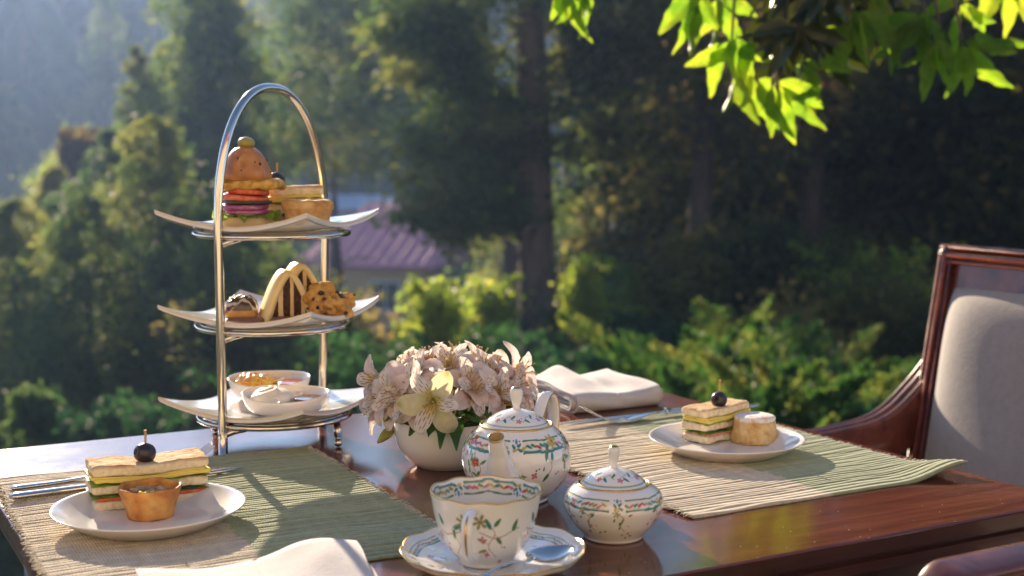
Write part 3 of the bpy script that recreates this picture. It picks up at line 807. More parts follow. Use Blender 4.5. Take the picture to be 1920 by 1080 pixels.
def placemat(label, corner, rz, seed, curl=0.0, MW=.325):
    """corner = front right corner of the mat; local x runs towards -MW, y away from the camera"""
    t = thing('placemat', label, 'placemat', corner, rz, 'ribbed cotton place mats')
    rs = np.random.RandomState(seed)
    nr = 66
    w = rs.uniform(.75, 1.3, nr); w = w / w.sum() * MD
    edge = np.r_[0, np.cumsum(w)]
    k = 9
    ys, hs, rid = [], [], []
    amp = rs.uniform(.0011, .0021, nr)
    for i in range(nr):
        a = np.arange(k) / k
        ys.append(edge[i] + a * w[i]); hs.append(amp[i] * np.abs(np.sin(PI * a)) ** .42); rid += [i] * k
    ys = np.r_[np.concatenate(ys), MD]; hs = np.r_[np.concatenate(hs), 0]; rid = np.array(rid + [nr - 1])
    xs = np.linspace(-MW, 0, 110)
    X, Y = np.meshgrid(xs, ys, indexing='ij'); Hh = np.tile(hs, (len(xs), 1)); RI = np.tile(rid, (len(xs), 1))
    # ragged ends, uneven ribs
    jit = rs.uniform(-1, 1, nr + 1)[RI] * .0012
    endm = smooth01((np.abs(X + MW / 2) - MW / 2 + .01) / .01)
    X = X + jit * endm * np.sign(X + MW / 2)
    Hh = Hh * (.85 + .20 * n1(X * 60 + RI * 2.3, 1.3, seed + 3))
    wav = .0008 * smooth01(.5 + .5 * n1(X * 22 + Y * 14, 1, seed + 5)) + .0012 * np.clip(n1(Y * 48 + X * 5, .8, seed + 9), 0, 1)
    d_e = np.minimum(np.minimum(Y, MD - Y), MW * .0 + .05)
    Z = .0012 + Hh + wav * smooth01(d_e / .02 + .15)
    if curl:
        q = smooth01((X + .075) / .075) * smooth01(1 - Y / .07)
        Z = Z + curl * q ** 1.3
        X = X + .012 * q
    Ytop = Y + .0012 * n1(X * 55, 1, seed + 7)
    top = np.stack([X, Ytop, Z], -1)
    bot = np.stack([X, Ytop, np.maximum(Z - .0022, .0001) - 0 * Z], -1)
    nx, ny = X.shape
    v = np.vstack([top.reshape(-1, 3), bot.reshape(-1, 3)])
    f1 = grid_faces(nx, ny); f2 = f1[:, ::-1] + nx * ny
    side = []
    for i in range(nx - 1):
        for j in (0, ny - 1):
            a, b = i * ny + j, (i + 1) * ny + j
            side.append((a, b, b + nx * ny, a + nx * ny) if j else (b, a, a + nx * ny, b + nx * ny))
    for j in range(ny - 1):
        for i in (0, nx - 1):
            a, b = i * ny + j, i * ny + j + 1
            side.append((b, a, a + nx * ny, b + nx * ny) if i else (a, b, b + nx * ny, a + nx * ny))
    f = np.vstack([f1, f2, np.array(side)])
    g = (X > -MW * .505 + .0006 * jit / .0012)
    rc = rs.uniform(.86, 1.10, nr)[RI] * (1 + .07 * n1(X * 300, 1, seed))
    pale = (rs.uniform(0, 1, nr) < .07)[RI]
    colr = np.where(g[..., None], GREEN, BEIGE) * rc[..., None]
    colr = np.where((pale & (n1(X * 12 + RI * 3.3, 1, seed + 20) > 0))[..., None], np.array([.62, .56, .38]), colr)
    colr = np.vstack([colr.reshape(-1, 3)] * 2)
    part('cloth', (v, f), M_mat, t, col=colr)
    # frayed ends: short twisted tufts of yarn
    vf, cc = [], []
    for e in (0, -MW):
        sg = 1 if e == 0 else -1
        for i in range(nr):
            for q in range(3):
                y = edge[i] + w[i] * rs.uniform(.1, .9)
                zb = .0012 + (curl * (1 - y / .07) ** 1.3 if (curl and e == 0 and y < .07) else 0)
                xx = e + sg * (.012 * max(0, 1 - y / .07) if curl and e == 0 else 0)
                L = rs.uniform(.003, .0075); a = rs.uniform(-.9, .9)
                pth = [(xx - sg * .002, y, zb + .0006), (xx + sg * L * .5, y + L * .5 * math.sin(a), zb + .0022 * rs.uniform(.2, 1)), (xx + sg * L * math.cos(a), y + L * math.sin(a), zb + rs.uniform(-.0006, .0022))]
                tv = tube(curve(pth, 4), np.array([.00075, .0007, .0006, .00035]), 5, up=(0, 0, 1))
                vf.append(tv)
                base = np.array([.60, .54, .40]) * rs.uniform(.8, 1.1)
                cc.append(np.tile(base, (len(tv[0]), 1)))
    o = part('fringe', merge(*vf), M_mat, t, col=np.vstack(cc)); o['kind'] = 'stuff'
    return t
FR1 = P(877, 1027, 0)
BR1 = P(570, 838, 0)
rz1 = math.atan2((BR1 - FR1).y, (BR1 - FR1).x) - PI / 2
placemat('ribbed place mat, half beige and half green, under the plate with the little quiche', (FR1.x, FR1.y, T), rz1, 3, MW=.299)
FR2 = P(1792, 893, 0)
placemat('ribbed beige and green place mat, its front right corner curling up off the table', (FR2.x, FR2.y, T), RZ, 8, curl=.011, MW=.304)

# ------------------------------------------------------------------ ceramics
M_white_c = material('white_porcelain', [(.78, .76, .73)], 10, .13, coat=.4, spec=.6, sss=.12)
def painted_mat():
    m, t, out = nodes_of('painted_porcelain')
    b = t.nodes.new('ShaderNodeBsdfPrincipled')
    a = t.nodes.new('ShaderNodeAttribute'); a.attribute_name = 'paint'
    lk(t, a.outputs['Color'], b.inputs['Base Color'])
    b.inputs['Roughness'].default_value = .10; b.inputs['Coat Weight'].default_value = .6; b.inputs['Coat Roughness'].default_value = .03
    b.inputs['Subsurface Weight'].default_value = .10; b.inputs['Subsurface Radius'].default_value = (.004, .003, .002); b.inputs['Subsurface Scale'].default_value = 1
    lk(t, b.outputs[0], out.inputs[0])
    return m
M_paint = painted_mat()
M_gold = material('gilding', [(.72, .42, .13)], 30, .22, metal=1.0)
M_steel = material('polished_steel', [(.66, .61, .55)], 12, .10, metal=1.0, rvar=.03)
M_cut = material('cutlery_steel', [(.62, .60, .57)], 14, .14, metal=1.0, rvar=.04)
WHITE = np.array([.80, .775, .73])
TEAL = (.03, .20, .17); GRN = (.07, .20, .07); YEL = (.50, .38, .05); RED = (.45, .05, .03); PNK = (.55, .12, .22); BRN = (.30, .13, .08); BLU = (.06, .26, .36); PUR = (.18, .08, .30); PALE = (.78, .66, .50); OLV = (.26, .26, .05)
class Canvas:
    """paints flat print into vertex colours of a surface whose points have (s, t) coordinates in metres; s wraps"""
    def __init__(c, s, t, wrap):
        c.s, c.t, c.w = s.ravel(), t.ravel(), wrap
        c.C = np.tile(WHITE, (c.s.size, 1))
    def ds(c, s0): return (c.s - s0 + c.w / 2) % c.w - c.w / 2
    def put(c, m, a, col, idx=None):
        a = np.clip(a, 0, 1)[:, None]
        c.C[m] = c.C[m] * (1 - a) + np.array(col) * a
    def near(c, s0, t0, r):
        return np.nonzero((np.abs(c.ds(s0)) < r) & (np.abs(c.t - t0) < r))[0]
    def leaf(c, s0, t0, ang, L, w, col, soft=.00035):
        m = c.near(s0, t0, L)
        x, y = c.ds(s0)[m], c.t[m] - t0
        a = x * math.cos(ang) + y * math.sin(ang); b = -x * math.sin(ang) + y * math.cos(ang)
        q = a / (L / 2)
        hw = w / 2 * np.sqrt(np.clip(1 - q * q, 0, 1)) * (1 - .35 * q)
        c.put(m, (hw - np.abs(b)) / soft + .3 * (np.abs(q) < 1), col)
    def dot(c, s0, t0, r, col, soft=.0003):
        m = c.near(s0, t0, r * 2)
        c.put(m, (r - np.hypot(c.ds(s0)[m], c.t[m] - t0)) / soft + .5, col)
    def flower(c, s0, t0, r, col, n=5, cc=YEL, a0=0.0, narrow=.6):
        for k in range(n):
            a = a0 + 2 * PI * k / n
            c.leaf(s0 + r * .55 * math.cos(a), t0 + r * .55 * math.sin(a), a + PI, r, r * narrow, col)
        c.dot(s0, t0, r * .2, cc)
    def line(c, pts, w, col, soft=.0003):
        p = resample(pts, max(6, 4 * len(pts)))
        for i in range(len(p) - 1):
            a, b = p[i], p[i + 1]
            L = math.hypot(*(b - a))
            mid = (a + b) / 2
            m = c.near(mid[0], mid[1], L / 2 + w * 2)
            x, y = c.ds(mid[0])[m], c.t[m] - mid[1]
            d = (b - a) / (L + 1e-9)
            al = np.clip(x * d[0] + y * d[1], -L / 2, L / 2)
            c.put(m, (w / 2 - np.hypot(x - al * d[0], y - al * d[1])) / soft + .5, col)
    def band(c, t0, t1, col, soft=.0003, alpha=1.0):
        a = np.minimum(c.t - t0, t1 - c.t) / soft + .5
        m = np.nonzero(a > 0)[0]
        c.put(m, np.clip(a[m], 0, 1) * alpha, col)
    def border(c, t0, t1, seg, seed, up=1):
        """teal-edged ribbon with small coloured leaves, broken by nosegays"""
        rs = np.random.RandomState(seed)
        n = max(3, int(round(c.w / seg))); L = c.w / n; h = t1 - t0
        for k in range(n):
            sc = (k + .5) * L
            x = c.ds(sc); inside = np.abs(x) < L * .40
            bend = np.abs(np.sin(x / L * PI * 2.0)) * h * .10
            edge = smooth01((L * .40 - np.abs(x)) / .0008)
            tt = c.t - bend
            m = np.nonzero(inside & (tt > t0 - h * .1) & (tt < t1 + h * .1))[0]
            c.put(m, .45 * edge[m] * (tt[m] > t0) * (tt[m] < t1), PALE)
            for q, w_, cl in ((t0, .16, TEAL), (t1, .12, GRN), (t0 + h * .16, .05, TEAL)):
                m2 = m[np.abs(tt[m] - q) < h * w_]
                c.put(m2, (h * w_ * .75 - np.abs(tt[m2] - q)) / .0003, cl)
            j = 0
            xs = -L * .37
            while xs < L * .37:
                cl = [TEAL, RED, YEL, GRN, OLV, PNK, BLU][rs.randint(7)]
                c.leaf(sc + xs, t0 + h * .55 + rs.uniform(-.08, .08) * h, rs.choice([.5, -.5, 2.6]), h * .62, h * .26, cl)
                xs += h * .42
            sg = sc + L * .5
            for (dx, dy, an, cl) in ((-.25, .0, 2.2, TEAL), (.25, .1, .8, TEAL), (0, .45, 1.6, BLU), (-.1, -.3, .3, YEL), (.3, -.3, 2.6, GRN)):
                c.leaf(sg + dx * h, t0 + h * .6 + dy * h, an, h * .5, h * .26, cl)
            for (dx, dy) in ((.1, .1), (.3, .45), (-.28, .5)): c.dot(sg + dx * h, t0 + h * .6 + dy * h, h * .08, PUR)
    def spray(c, s0, t0, sc, seed, sg=1):
        """a loose spray: a curved stem with leaves, a flower and buds, sc metres tall"""
        rs = np.random.RandomState(seed)
        pts = [(s0, t0), (s0 + sg * .25 * sc, t0 + .35 * sc), (s0 + sg * .1 * sc, t0 + .75 * sc), (s0 + sg * .45 * sc, t0 + 1.0 * sc)]
        c.line(pts, .0005, BRN)
        p = resample(pts, 9)
        for i in (2, 3, 5, 6):
            a = rs.uniform(0, 6.28)
            c.line([p[i], p[i] + .14 * sc * np.array([math.cos(a), math.sin(a)])], .00035, OLV)
            c.leaf(*(p[i] + .22 * sc * np.array([math.cos(a), math.sin(a)])), a, .26 * sc, .10 * sc, [TEAL, GRN, GRN, OLV][rs.randint(4)])
        kind = rs.randint(3)
        q = p[8]
        if kind == 0: c.flower(q[0], q[1], .19 * sc, RED, 5, YEL, rs.uniform(0, 1), .7)
        elif kind == 1: c.flower(q[0], q[1], .21 * sc, YEL, 6, RED, rs.uniform(0, 1), .45)
        else: c.flower(q[0], q[1], .19 * sc, OLV, 6, BRN, rs.uniform(0, 1), .4)
        for _ in range(2):
            a = rs.uniform(0, 6.28); b = p[0] + np.array([math.cos(a), math.sin(a)]) * .3 * sc
            c.flower(b[0], b[1], .085 * sc, PNK, 4, YEL, a, .8)
        c.dot(p[0][0] - .2 * sc * sg, p[0][1] + .3 * sc, .028 * sc, PUR); c.dot(p[0][0] - .12 * sc * sg, p[0][1] + .33 * sc, .024 * sc, PUR)
def painted_lathe(prof, seg, n, Rref, painter, fn=None, nside=None):
    """lathe whose print is painted in (s = angle * Rref, t = length along the profile)"""
    p = resample(prof, n)
    sl = np.r_[0, np.cumsum(np.linalg.norm(np.diff(p, axis=0), axis=1))]
    v, f = lathe(p, seg, None, fn)
    th = np.linspace(0, 2 * PI, seg, endpoint=False)
    A, B = np.meshgrid(th * Rref, sl, indexing='ij')
    c = Canvas(A, B, 2 * PI * Rref)
    painter(c, sl, p)
    return v, f, c.C

def knob(parent, r, h, z, tipc=True):
    prof = [(.001, z + h), (r * .45, z + h * .985), (r * .92, z + h * .86), (r, z + h * .66), (r * .80, z + h * .38), (r * .55, z + h * .16), (r * .6, z + h * .05), (r * 1.15, z - .0008)]
    k = part('knob', lathe(prof, 28, 28), M_white_c, parent)
    part('gold_tip', lathe([(.0008, z + h * 1.01), (r * .46, z + h * .998), (r * .72, z + h * .94)], 24, 8), M_gold, k)
    return k

# teapot
pb = P(968, 936)
tp = thing('teapot', 'white porcelain teapot with painted flower sprays, its spout facing the camera', 'teapot', pb, -PI / 2)
def pot_paint(c, sl, p):
    tsh = sl[-1]
    top = tsh * .985
    c.border(top - .0195, top - .0085, .060, 3)
    w = c.w
    for k, (s, t0, sc, sg) in enumerate([(.024, .026, .034, 1), (.044, .022, .032, 1), (.012, .012, .020, -1), (.066, .016, .026, 1), (-.03, .018, .026, -1), (-.05, .018, .024, 1), (.10, .035, .03, -1), (.13, .03, .03, 1), (.16, .034, .03, -1), (.19, .03, .03, 1), (.225, .032, .03, -1), (.262, .032, .027, -1), (.242, .040, .026, -1)]):
        c.spray(s % w, float(np.interp(t0, p[12:, 1], sl[12:])), sc, 30 + k, sg)
    rs = np.random.RandomState(5)
    for k in range(46):
        s, t_ = rs.uniform(0, w), rs.uniform(.045, top - .024)
        (c.flower(s, t_, .0022, PNK if k % 2 else RED, 4) if k % 3 == 0 else c.leaf(s, t_, rs.uniform(0, 3), .0045, .0017, [TEAL, GRN, OLV, YEL][k % 4]))
prof = [(.001, .0025), (.022, .0025), (.025, 0), (.028, .0015), (.0285, .004), (.038, .012), (.0458, .026), (.0478, .037), (.0462, .048), (.0405, .058), (.0345, .0635), (.0318, .0662)]
v, f, c = painted_lathe(prof, 560, 150, .0478, pot_paint)
body = part('body', (v, f), M_paint, tp, col=c)
part('gold_rim', torus(.0312, .0668, .0009), M_gold, body)
part('inner_rim', lathe([(.0318, .0662), (.0306, .0672), (.0296, .0655), (.0300, .060)], 64), M_white_c, body)
def lid_paint(c, sl, p):
    w, e = c.w, sl[-1]
    c.band(e - .0042, e - .0034, TEAL); c.band(e - .0032, e - .0029, GRN)
    rs = np.random.RandomState(11)
    for k in range(7):
        s = w * (k + .3) / 7
        c.line([(s, e - .009), (s + .006, e - .016), (s + .012, e - .011)], .0006, OLV)
        c.leaf(s + .004, e - .010, .9, .006, .0026, TEAL); c.leaf(s + .011, e - .015, 2.2, .007, .0028, GRN)
        c.flower(s + .017, e - .010, .0028, [PNK, BLU, RED][k % 3], 5)
        c.dot(s + .020, e - .0135, .0007, PUR)
def lid(parent, r, z0, h, seed=0):
    prof = [(.001, z0 + h), (r * .20, z0 + h * .97), (r * .5, z0 + h * .78), (r * .8, z0 + h * .42), (r * .97, z0 + h * .08), (r, z0 - .0004)]
    v, f, c = painted_lathe(prof, 360, 70, r * .8, lid_paint)
    l = part('lid', (v, f), M_paint, parent, col=c)
    part('gold_edge', torus(r * .995, z0, .0006), M_gold, l)
    return l
ld = lid(tp, .0292, .0668, .0135)
knob(ld if False else tp, .0056, .0200, .0798)
# spout and handle: local +x points to the spout
def tube_painted(path, rad, seg, painter, flat=(1, 1), n=60, up=(0, 1, 0)):
    pth = curve(path, n); rr = np.interp(np.linspace(0, 1, n), np.linspace(0, 1, len(rad)), rad)
    v, f = tube(pth, rr, seg, caps=False, flat=flat, up=up)
    s = np.r_[0, np.cumsum(np.linalg.norm(np.diff(pth, axis=0), axis=1))]
    B, A = np.meshgrid(s, np.linspace(0, 1, seg, endpoint=False) * 2 * PI * np.mean(rad), indexing='ij')
    c = Canvas(A, B, 2 * PI * np.mean(rad)); painter(c, s)
    return (v, f), c.C, pth
def sp_paint(c, s):
    for k in range(7):
        c.leaf(c.w * (.1 + .13 * k), s[-1] * (.25 + .07 * (k % 3)), .7 + k, .006, .0022, [GRN, TEAL, OLV][k % 3])
        if k % 2: c.flower(c.w * (.17 + .13 * k), s[-1] * .33, .003, RED, 5)
SPA = R(-14)
vf, c, pth = tube_painted([(.030, 0, .020), (.046, 0, .027), (.057, 0, .043), (.0635, 0, .057), (.070, 0, .0695)], [.019, .0168, .0115, .0078, .0062], 96, sp_paint, n=80)
sp_ = part('spout', vf, M_paint, tp, col=c, rot=(0, 0, SPA))
d = pth[-1] - pth[-2]; d /= np.linalg.norm(d)
q = Vector(d).to_track_quat('Z', 'Y').to_matrix()
part('gold_lip', xf(torus(.0061, 0, .0008, 40, 8), M=q, loc=pth[-1]), M_gold, sp_)
M_inner = material('glazed_inside', [(.55, .42, .27)], 20, .3)
part('spout_inside', xf(lathe([(.0058, 0), (.0050, -.004), (.004, -.012), (.0005, -.014)], 32), M=q, loc=pth[-1]), M_inner, sp_)
hp = [(-.038, 0, .057), (-.050, 0, .072), (-.061, 0, .082), (-.073, 0, .079), (-.079, 0, .064), (-.076, 0, .044), (-.066, 0, .026), (-.042, 0, .018)]
h = part('handle', tube(curve(hp, 60), .0040, 20, flat=(.8, 1.5), up=(0, 1, 0)), M_white_c, tp, rot=(0, 0, R(-26)))
for s in (-1, 1):
    part('gold_line', tube([(a, s * .0058, b + .0006) for a, _, b in curve(hp, 60)], .0007, 6, up=(0, 1, 0)), M_gold, h)

# sugar bowl
pb = P(1150, 1006)
sb = thing('sugar_bowl', 'round white porcelain sugar bowl with a lid and painted sprays, right of the teacup', 'sugar bowl', pb, R(-90))
def sb_paint(c, sl, p):
    top = sl[-1] * .985
    c.border(top - .0165, top - .0080, .056, 8)
    for k in range(9):
        c.spray(c.w * (k + .25) / 9, .040 + .004 * (k % 2), .017, 60 + k, 1 if k % 2 else -1)
    rs = np.random.RandomState(6)
    for k in range(30):
        c.leaf(rs.uniform(0, c.w), rs.uniform(.028, top - .018), rs.uniform(0, 3), .0038, .0015, [TEAL, GRN, OLV, RED][k % 4])
prof = [(.001, .002), (.019, .002), (.021, 0), (.0235, .001), (.025, .004), (.0335, .014), (.0388, .0245), (.0392, .030), (.0372, .036), (.0325, .0405), (.0285, .0428)]
v, f, c = painted_lathe(prof, 480, 120, .039, sb_paint)
part('body', (v, f), M_paint, sb, col=c)
part('gold_rim', torus(.0280, .0432, .0008), M_gold, sb)
lid(sb, .0262, .0432, .0125)
knob(sb, .0046, .0180, .0553)

# cup and saucer
ps = P(924, 1037, .014); ps = Vector((ps.x, ps.y, T))
sc_ = thing('saucer', 'white porcelain saucer with a wavy gilt edge and leafy border, under the teacup', 'saucer', ps, R(10))
def lobes(n, amp, r0):
    def fn(TH, RR, ZZ):
        k = smooth01((RR - r0) / r0)
        return RR * (1 + amp * k * np.abs(np.cos(TH * n / 2)) ** .7 - amp * k * .5), ZZ + .0006 * k * np.cos(TH * n)
    return fn
def sc_paint(c, sl, p):
    # t runs from the centre outwards over the top
    e = .064
    c.border(e - .0095, e - .0035, .050, 21)
    for k in range(8):
        c.spray(c.w * (k + .4) / 8, .030, .016, 80 + k, 1 if k % 2 else -1)
    rs = np.random.RandomState(8)
    for k in range(26):
        s, t_ = rs.uniform(0, c.w), rs.uniform(.030, .050)
        (c.flower(s, t_, .0022, PNK, 4) if k % 2 else c.leaf(s, t_, rs.uniform(0, 3), .005, .0017, [TEAL, GRN, OLV, BLU][k % 4]))
prof = [(.001, .0045), (.018, .0045), (.0225, .0055), (.024, .0048), (.034, .0068), (.050, .0105), (.060, .0145), (.0655, .0185), (.0660, .0178), (.061, .0125), (.045, .0060), (.030, .0022), (.026, 0), (.022, .0008), (.001, .0015)]
v, f, c = painted_lathe(prof, 420, 190, .045, sc_paint, lobes(12, .018, .03))
part('dish', (v, f), M_paint, sc_, col=c)
def lob_ring(r, z, n, amp, rad, seg=240):
    th = np.linspace(0, 2 * PI, seg, endpoint=False)
    rr = r * (1 + amp * np.abs(np.cos(th * n / 2)) ** .7 - amp * .5)
    B = np.linspace(0, 2 * PI, 8, endpoint=False)
    A, Bb = np.meshgrid(th, B, indexing='ij'); RRr = np.tile(rr[:, None], (1, 8)) + rad * np.cos(Bb)
    return np.stack([RRr * np.cos(A), RRr * np.sin(A), z + .0006 * np.cos(A * n) + rad * np.sin(Bb)], -1).reshape(-1, 3), grid_faces(seg, 8, True, True)
part('gold_rim', lob_ring(.0660, .0182, 12, .018, .0007), M_gold, sc_)

pc = P(911, 1046, .007)
cu = thing('teacup', 'empty white porcelain teacup with painted flowers and a gilt wavy rim, on the saucer', 'teacup', (pc.x, pc.y, T + .0050), R(-92))
CR = .0405
def cup_paint(c, sl, p):
    mid = OUT
    for k in range(6):
        s = c.w * (k + .30) / 6
        c.spray(s, .034, .030, 100 + k, 1 if k % 2 else -1)
        c.leaf(s + .012, .060, 1.3, .010, .0036, GRN); c.leaf(s - .008, .063, 2.0, .009, .0032, TEAL); c.flower(s - .012, .050, .0030, PNK, 4)
        c.line([(s - .014, .056), (s - .002, .052), (s + .016, .058)], .0007, BRN)
    c.border(mid + .0028, mid + .0118, .050, 31)
prof_o = [(.001, .0020), (.017, .0020), (.0185, .0002), (.0205, .0004), (.0212, .0035), (.0285, .0120), (.0345, .0240), (.0378, .0370), (.0395, .0470), (CR, .0525)]
prof_i = [(CR - .0010, .0527), (.0383, .0470), (.0364, .0370), (.0330, .0240), (.0270, .0120), (.0180, .0050), (.001, .0040)]
pp = resample(prof_o + prof_i, 190)
sl_ = np.r_[0, np.cumsum(np.linalg.norm(np.diff(pp, axis=0), axis=1))]
OUT = float(sl_[np.argmax(pp[:, 1])])
v, f, c = painted_lathe(prof_o + prof_i, 440, 190, .037, cup_paint, lobes(10, .007, .022))
part('bowl', (v, f), M_paint, cu, col=c)
part('gold_rim', lob_ring(CR - .0004, .0528, 10, .007, .0007), M_gold, cu)
hp = [(.0375, 0, .0455), (.0455, 0, .0480), (.0560, 0, .0440), (.0590, 0, .0330), (.0540, 0, .0200), (.0420, 0, .0120), (.0300, 0, .0130)]
h = part('handle', tube(curve(hp, 50), np.interp(np.linspace(0, 1, 50), [0, .3, .8, 1], [.0030, .0034, .0028, .0026]), 20, flat=(.62, 1.2), up=(0, 1, 0)), M_white_c, cu, rot=(0, 0, R(-10)))
part('gold_line', tube([(a * 1.0 + .0020, 0, b + .0006) for a, _, b in curve(hp, 50)][6:42], .0008, 6, up=(0, 1, 0)), M_gold, h)

# teaspoon resting on the saucer
def spoon_bowl(L, w, dp, n=20, m=14):
    a = np.linspace(0, 2 * PI, 28, endpoint=False); r = np.linspace(0, 1, 9)
    A, Rr = np.meshgrid(a, r, indexing='ij')
    x = Rr * np.cos(A) * L / 2; y = Rr * np.sin(A) * w / 2 * (1 - .18 * np.cos(A)); z = -dp * (1 - Rr ** 2)
    v = np.stack([x, y, z], -1).reshape(-1, 3)
    v2 = v - np.array([0, 0, .0008])
    f = grid_faces(28, 9, True)
    rim = np.array([(i * 9 + 8, ((i + 1) % 28) * 9 + 8, ((i + 1) % 28) * 9 + 8 + 252, i * 9 + 8 + 252) for i in range(28)])
    return np.vstack([v, v2]), np.vstack([f[:, ::-1], f + 252, rim])
a_ = P(1034, 1034, .022); b_ = P(905, 1085, .019)
dv = a_ - b_
tsn = thing('teaspoon', 'steel teaspoon resting on the right side of the saucer', 'teaspoon', (a_.x, a_.y, a_.z), math.atan2(dv.y, dv.x))
Lh = dv.length
part('bowl', spoon_bowl(.043, .027, .0065), M_cut, tsn)
part('handle', tube(curve([(-.0200, 0, .0002), (-.026, 0, -.0012), (-.036, 0, .0006), (-Lh * .75, 0, .0020), (-Lh - .02, 0, -.006)], 26), np.interp(np.linspace(0, 1, 26), [0, .12, .6, 1], [.0030, .0016, .0022, .0045]), 12, flat=(1, .42), up=(0, 0, 1)), M_cut, tsn)

# side plates
def side_plate(label, px, py, r, rz=0.0):
    c_ = P(px, py, .018)
    t = thing('side_plate', label, 'plate', (c_.x, c_.y, T + .0022), rz)
    prof = [(.001, .0035), (.044, .0035), (.052, .0048), (.066, .0115), (.0752, .0165), (.0770, .0172), (.0775, .0164), (.066, .0090), (.053, .0022), (.047, 0), (.044, .0010), (.001, .0018)]
    k = r / .0775
    part('dish', xf(lathe(prof, 120, 90), sc=(k, k, 1)), M_white_c, t)
    return t, c_
plA, cA = side_plate('round white plate holding the sandwich with a little quiche, at the left', 280, 948, .0765)
plB, cB = side_plate('round white plate holding the sandwich and the sugared scone, on the right place mat', 1362, 820, .0775)

# flower bowl
fb = P(838, 871)
fbt = thing('flower_bowl', 'plain white round bowl full of pink alstroemerias, behind the teapot', 'bowl', fb)
prof = [(.001, .0025), (.026, .0025), (.0275, 0), (.030, .0008), (.0395, .0080), (.0475, .0200), (.0508, .0335), (.0505, .0455), (.0495, .0462), (.0485, .0450), (.0485, .0335), (.045, .020), (.030, .008), (.001, .006)]
part('bowl', lathe(prof, 110, 110), M_white_c, fbt)
M_foam = material('wet_floral_foam', [(.015, .05, .02)], 100, .9)
part('floral_foam', lathe([(.001, .041), (.030, .041), (.0478, .038), (.0478, .034)], 40), M_foam, fbt)
# ------------------------------------------------------------------ cake stand
sL, sR_ = P(419, 853), P(604, 797)
SC = (sL + sR_) / 2
ax = (sR_ - sL); ax.z = 0; HALF = ax.length / 2
SRZ = math.atan2(ax.y, ax.x)
st = thing('cake_stand', 'polished steel three tier cake stand with a tall arched handle', 'cake stand', (SC.x, SC.y, T), SRZ)
RINGS = [.0270, .1225, .2180]
RR_ = HALF - .0045
# arch: local x along the posts
AZ0, AZ1, AE, ACX, AHW = .2237, .3689, 2.2, .0048, .0893
arc = [(ACX + a_ * AHW, 0, AZ0 + (AZ1 - AZ0) * max(0, 1 - abs(a_) ** AE) ** (1 / AE)) for a_ in np.sin(np.linspace(-PI / 2, PI / 2, 61))]
lft = [(-HALF + (ACX - AHW + HALF) * q_, 0, AZ0 * q_) for q_ in np.linspace(0, 1, 10)[:-1]]
rgt = [(HALF + (ACX + AHW - HALF) * q_, 0, AZ0 * q_) for q_ in np.linspace(1, 0, 10)[1:]]
part('handle', tube(lft + arc + rgt, .0046, 20, up=(0, 1, 0)), M_steel, st)
for zr in RINGS:
    rg = part('tier_ring', torus(RR_, zr + .0006, .0029, 96, 12), M_steel, st)
    part('ring_wire', torus(RR_ - .0045, zr + .0030, .0016, 96, 8), M_steel, rg)
    for s in (-1, 1):
        part('bracket', tube(curve([(s * (HALF - .002), 0, zr - .007), (s * (RR_ - .004), s * .008, zr - .004), (s * (RR_ - .004), s * .022, zr - .0012)], 8), [.0036, .0034, .0032, .003, .0028, .0026, .0024, .002], 8), M_steel, rg)
for s in (-1, 1):
    ft = part('foot', tube([(0, s * RR_, RINGS[0] - .001), (0, s * (RR_ + .0015), .0115)], [.0036, .0044], 16), M_steel, st)
    part('ball', xf(ball(.0042, .0042, .0042, 3), loc=(0, s * (RR_ + .0015), .0044)), M_steel, ft)
    part('collar', xf(torus(.0030, 0, .0012, 24, 8), loc=(0, s * (RR_ + .0015), .0098)), M_steel, ft)

# square plates with raised corners
M_plate = material('cream_porcelain', [(.76, .72, .67)], 10, .10, coat=.5, spec=.6, sss=.1)
HW = .087
def plate_h(s, t):
    m = np.maximum(np.abs(s), np.abs(t))
    return .0050 * m ** 2.4 + .0140 * (np.abs(s) * np.abs(t)) ** 1.8 + .0012 * np.sin((s - t) * 2.2) * m ** 3
def square_plate(label, zr, rz, sd):
    t = thing('square_plate', label, 'plate', (SC.x, SC.y, T + zr + .0052), rz, 'square porcelain plates on the cake stand')
    n = 41
    a = np.linspace(-1, 1, n); a = np.sign(a) * (1 - (1 - np.abs(a)) ** 1.15)
    s, tt = np.meshgrid(a, a, indexing='ij')
    hw = HW
    # gently bowed-in sides, rounded corners
    k = np.abs(s * tt) ** 6
    x = s * hw * (1 - .055 * (1 - tt ** 2) * np.abs(s) ** 2) * (1 - .025 * k); y = tt * hw * (1 - .055 * (1 - s ** 2) * np.abs(tt) ** 2) * (1 - .025 * k)
    z = plate_h(s, tt) - .0032 * (1 - smooth01((np.hypot(s, tt) - .25) / .35))
    # local normal offset for the thickness
    v1 = np.stack([x, y, z + .0022], -1).reshape(-1, 3); v2 = np.stack([x * .992, y * .992, z - .0030], -1).reshape(-1, 3)
    f = grid_faces(n, n); N = n * n
    ed = [i * n for i in range(n)] + [(n - 1) * n + j for j in range(1, n)] + [i * n + n - 1 for i in range(n - 2, -1, -1)] + [j for j in range(n - 2, 0, -1)]
    rim_v = (v1[ed] + v2[ed]) / 2 * np.array([1.008, 1.008, 1])
    side = []
    L = len(ed)
    for i in range(L):
        j = (i + 1) % L
        side.append((ed[i], ed[j], 2 * N + j, 2 * N + i)); side.append((2 * N + i, 2 * N + j, ed[j] + N, ed[i] + N))
    # a ring foot that rests on the wire ring
    part('dish', (np.vstack([v1, v2, rim_v]), np.vstack([f, f[:, ::-1] + N, np.array(side)])), M_plate, t)
    part('foot_ring', torus(.068, -.0022, .0022, 72, 8), M_plate, t)
    return t
PRZ = math.atan2(.0575, .117) + PI / 4
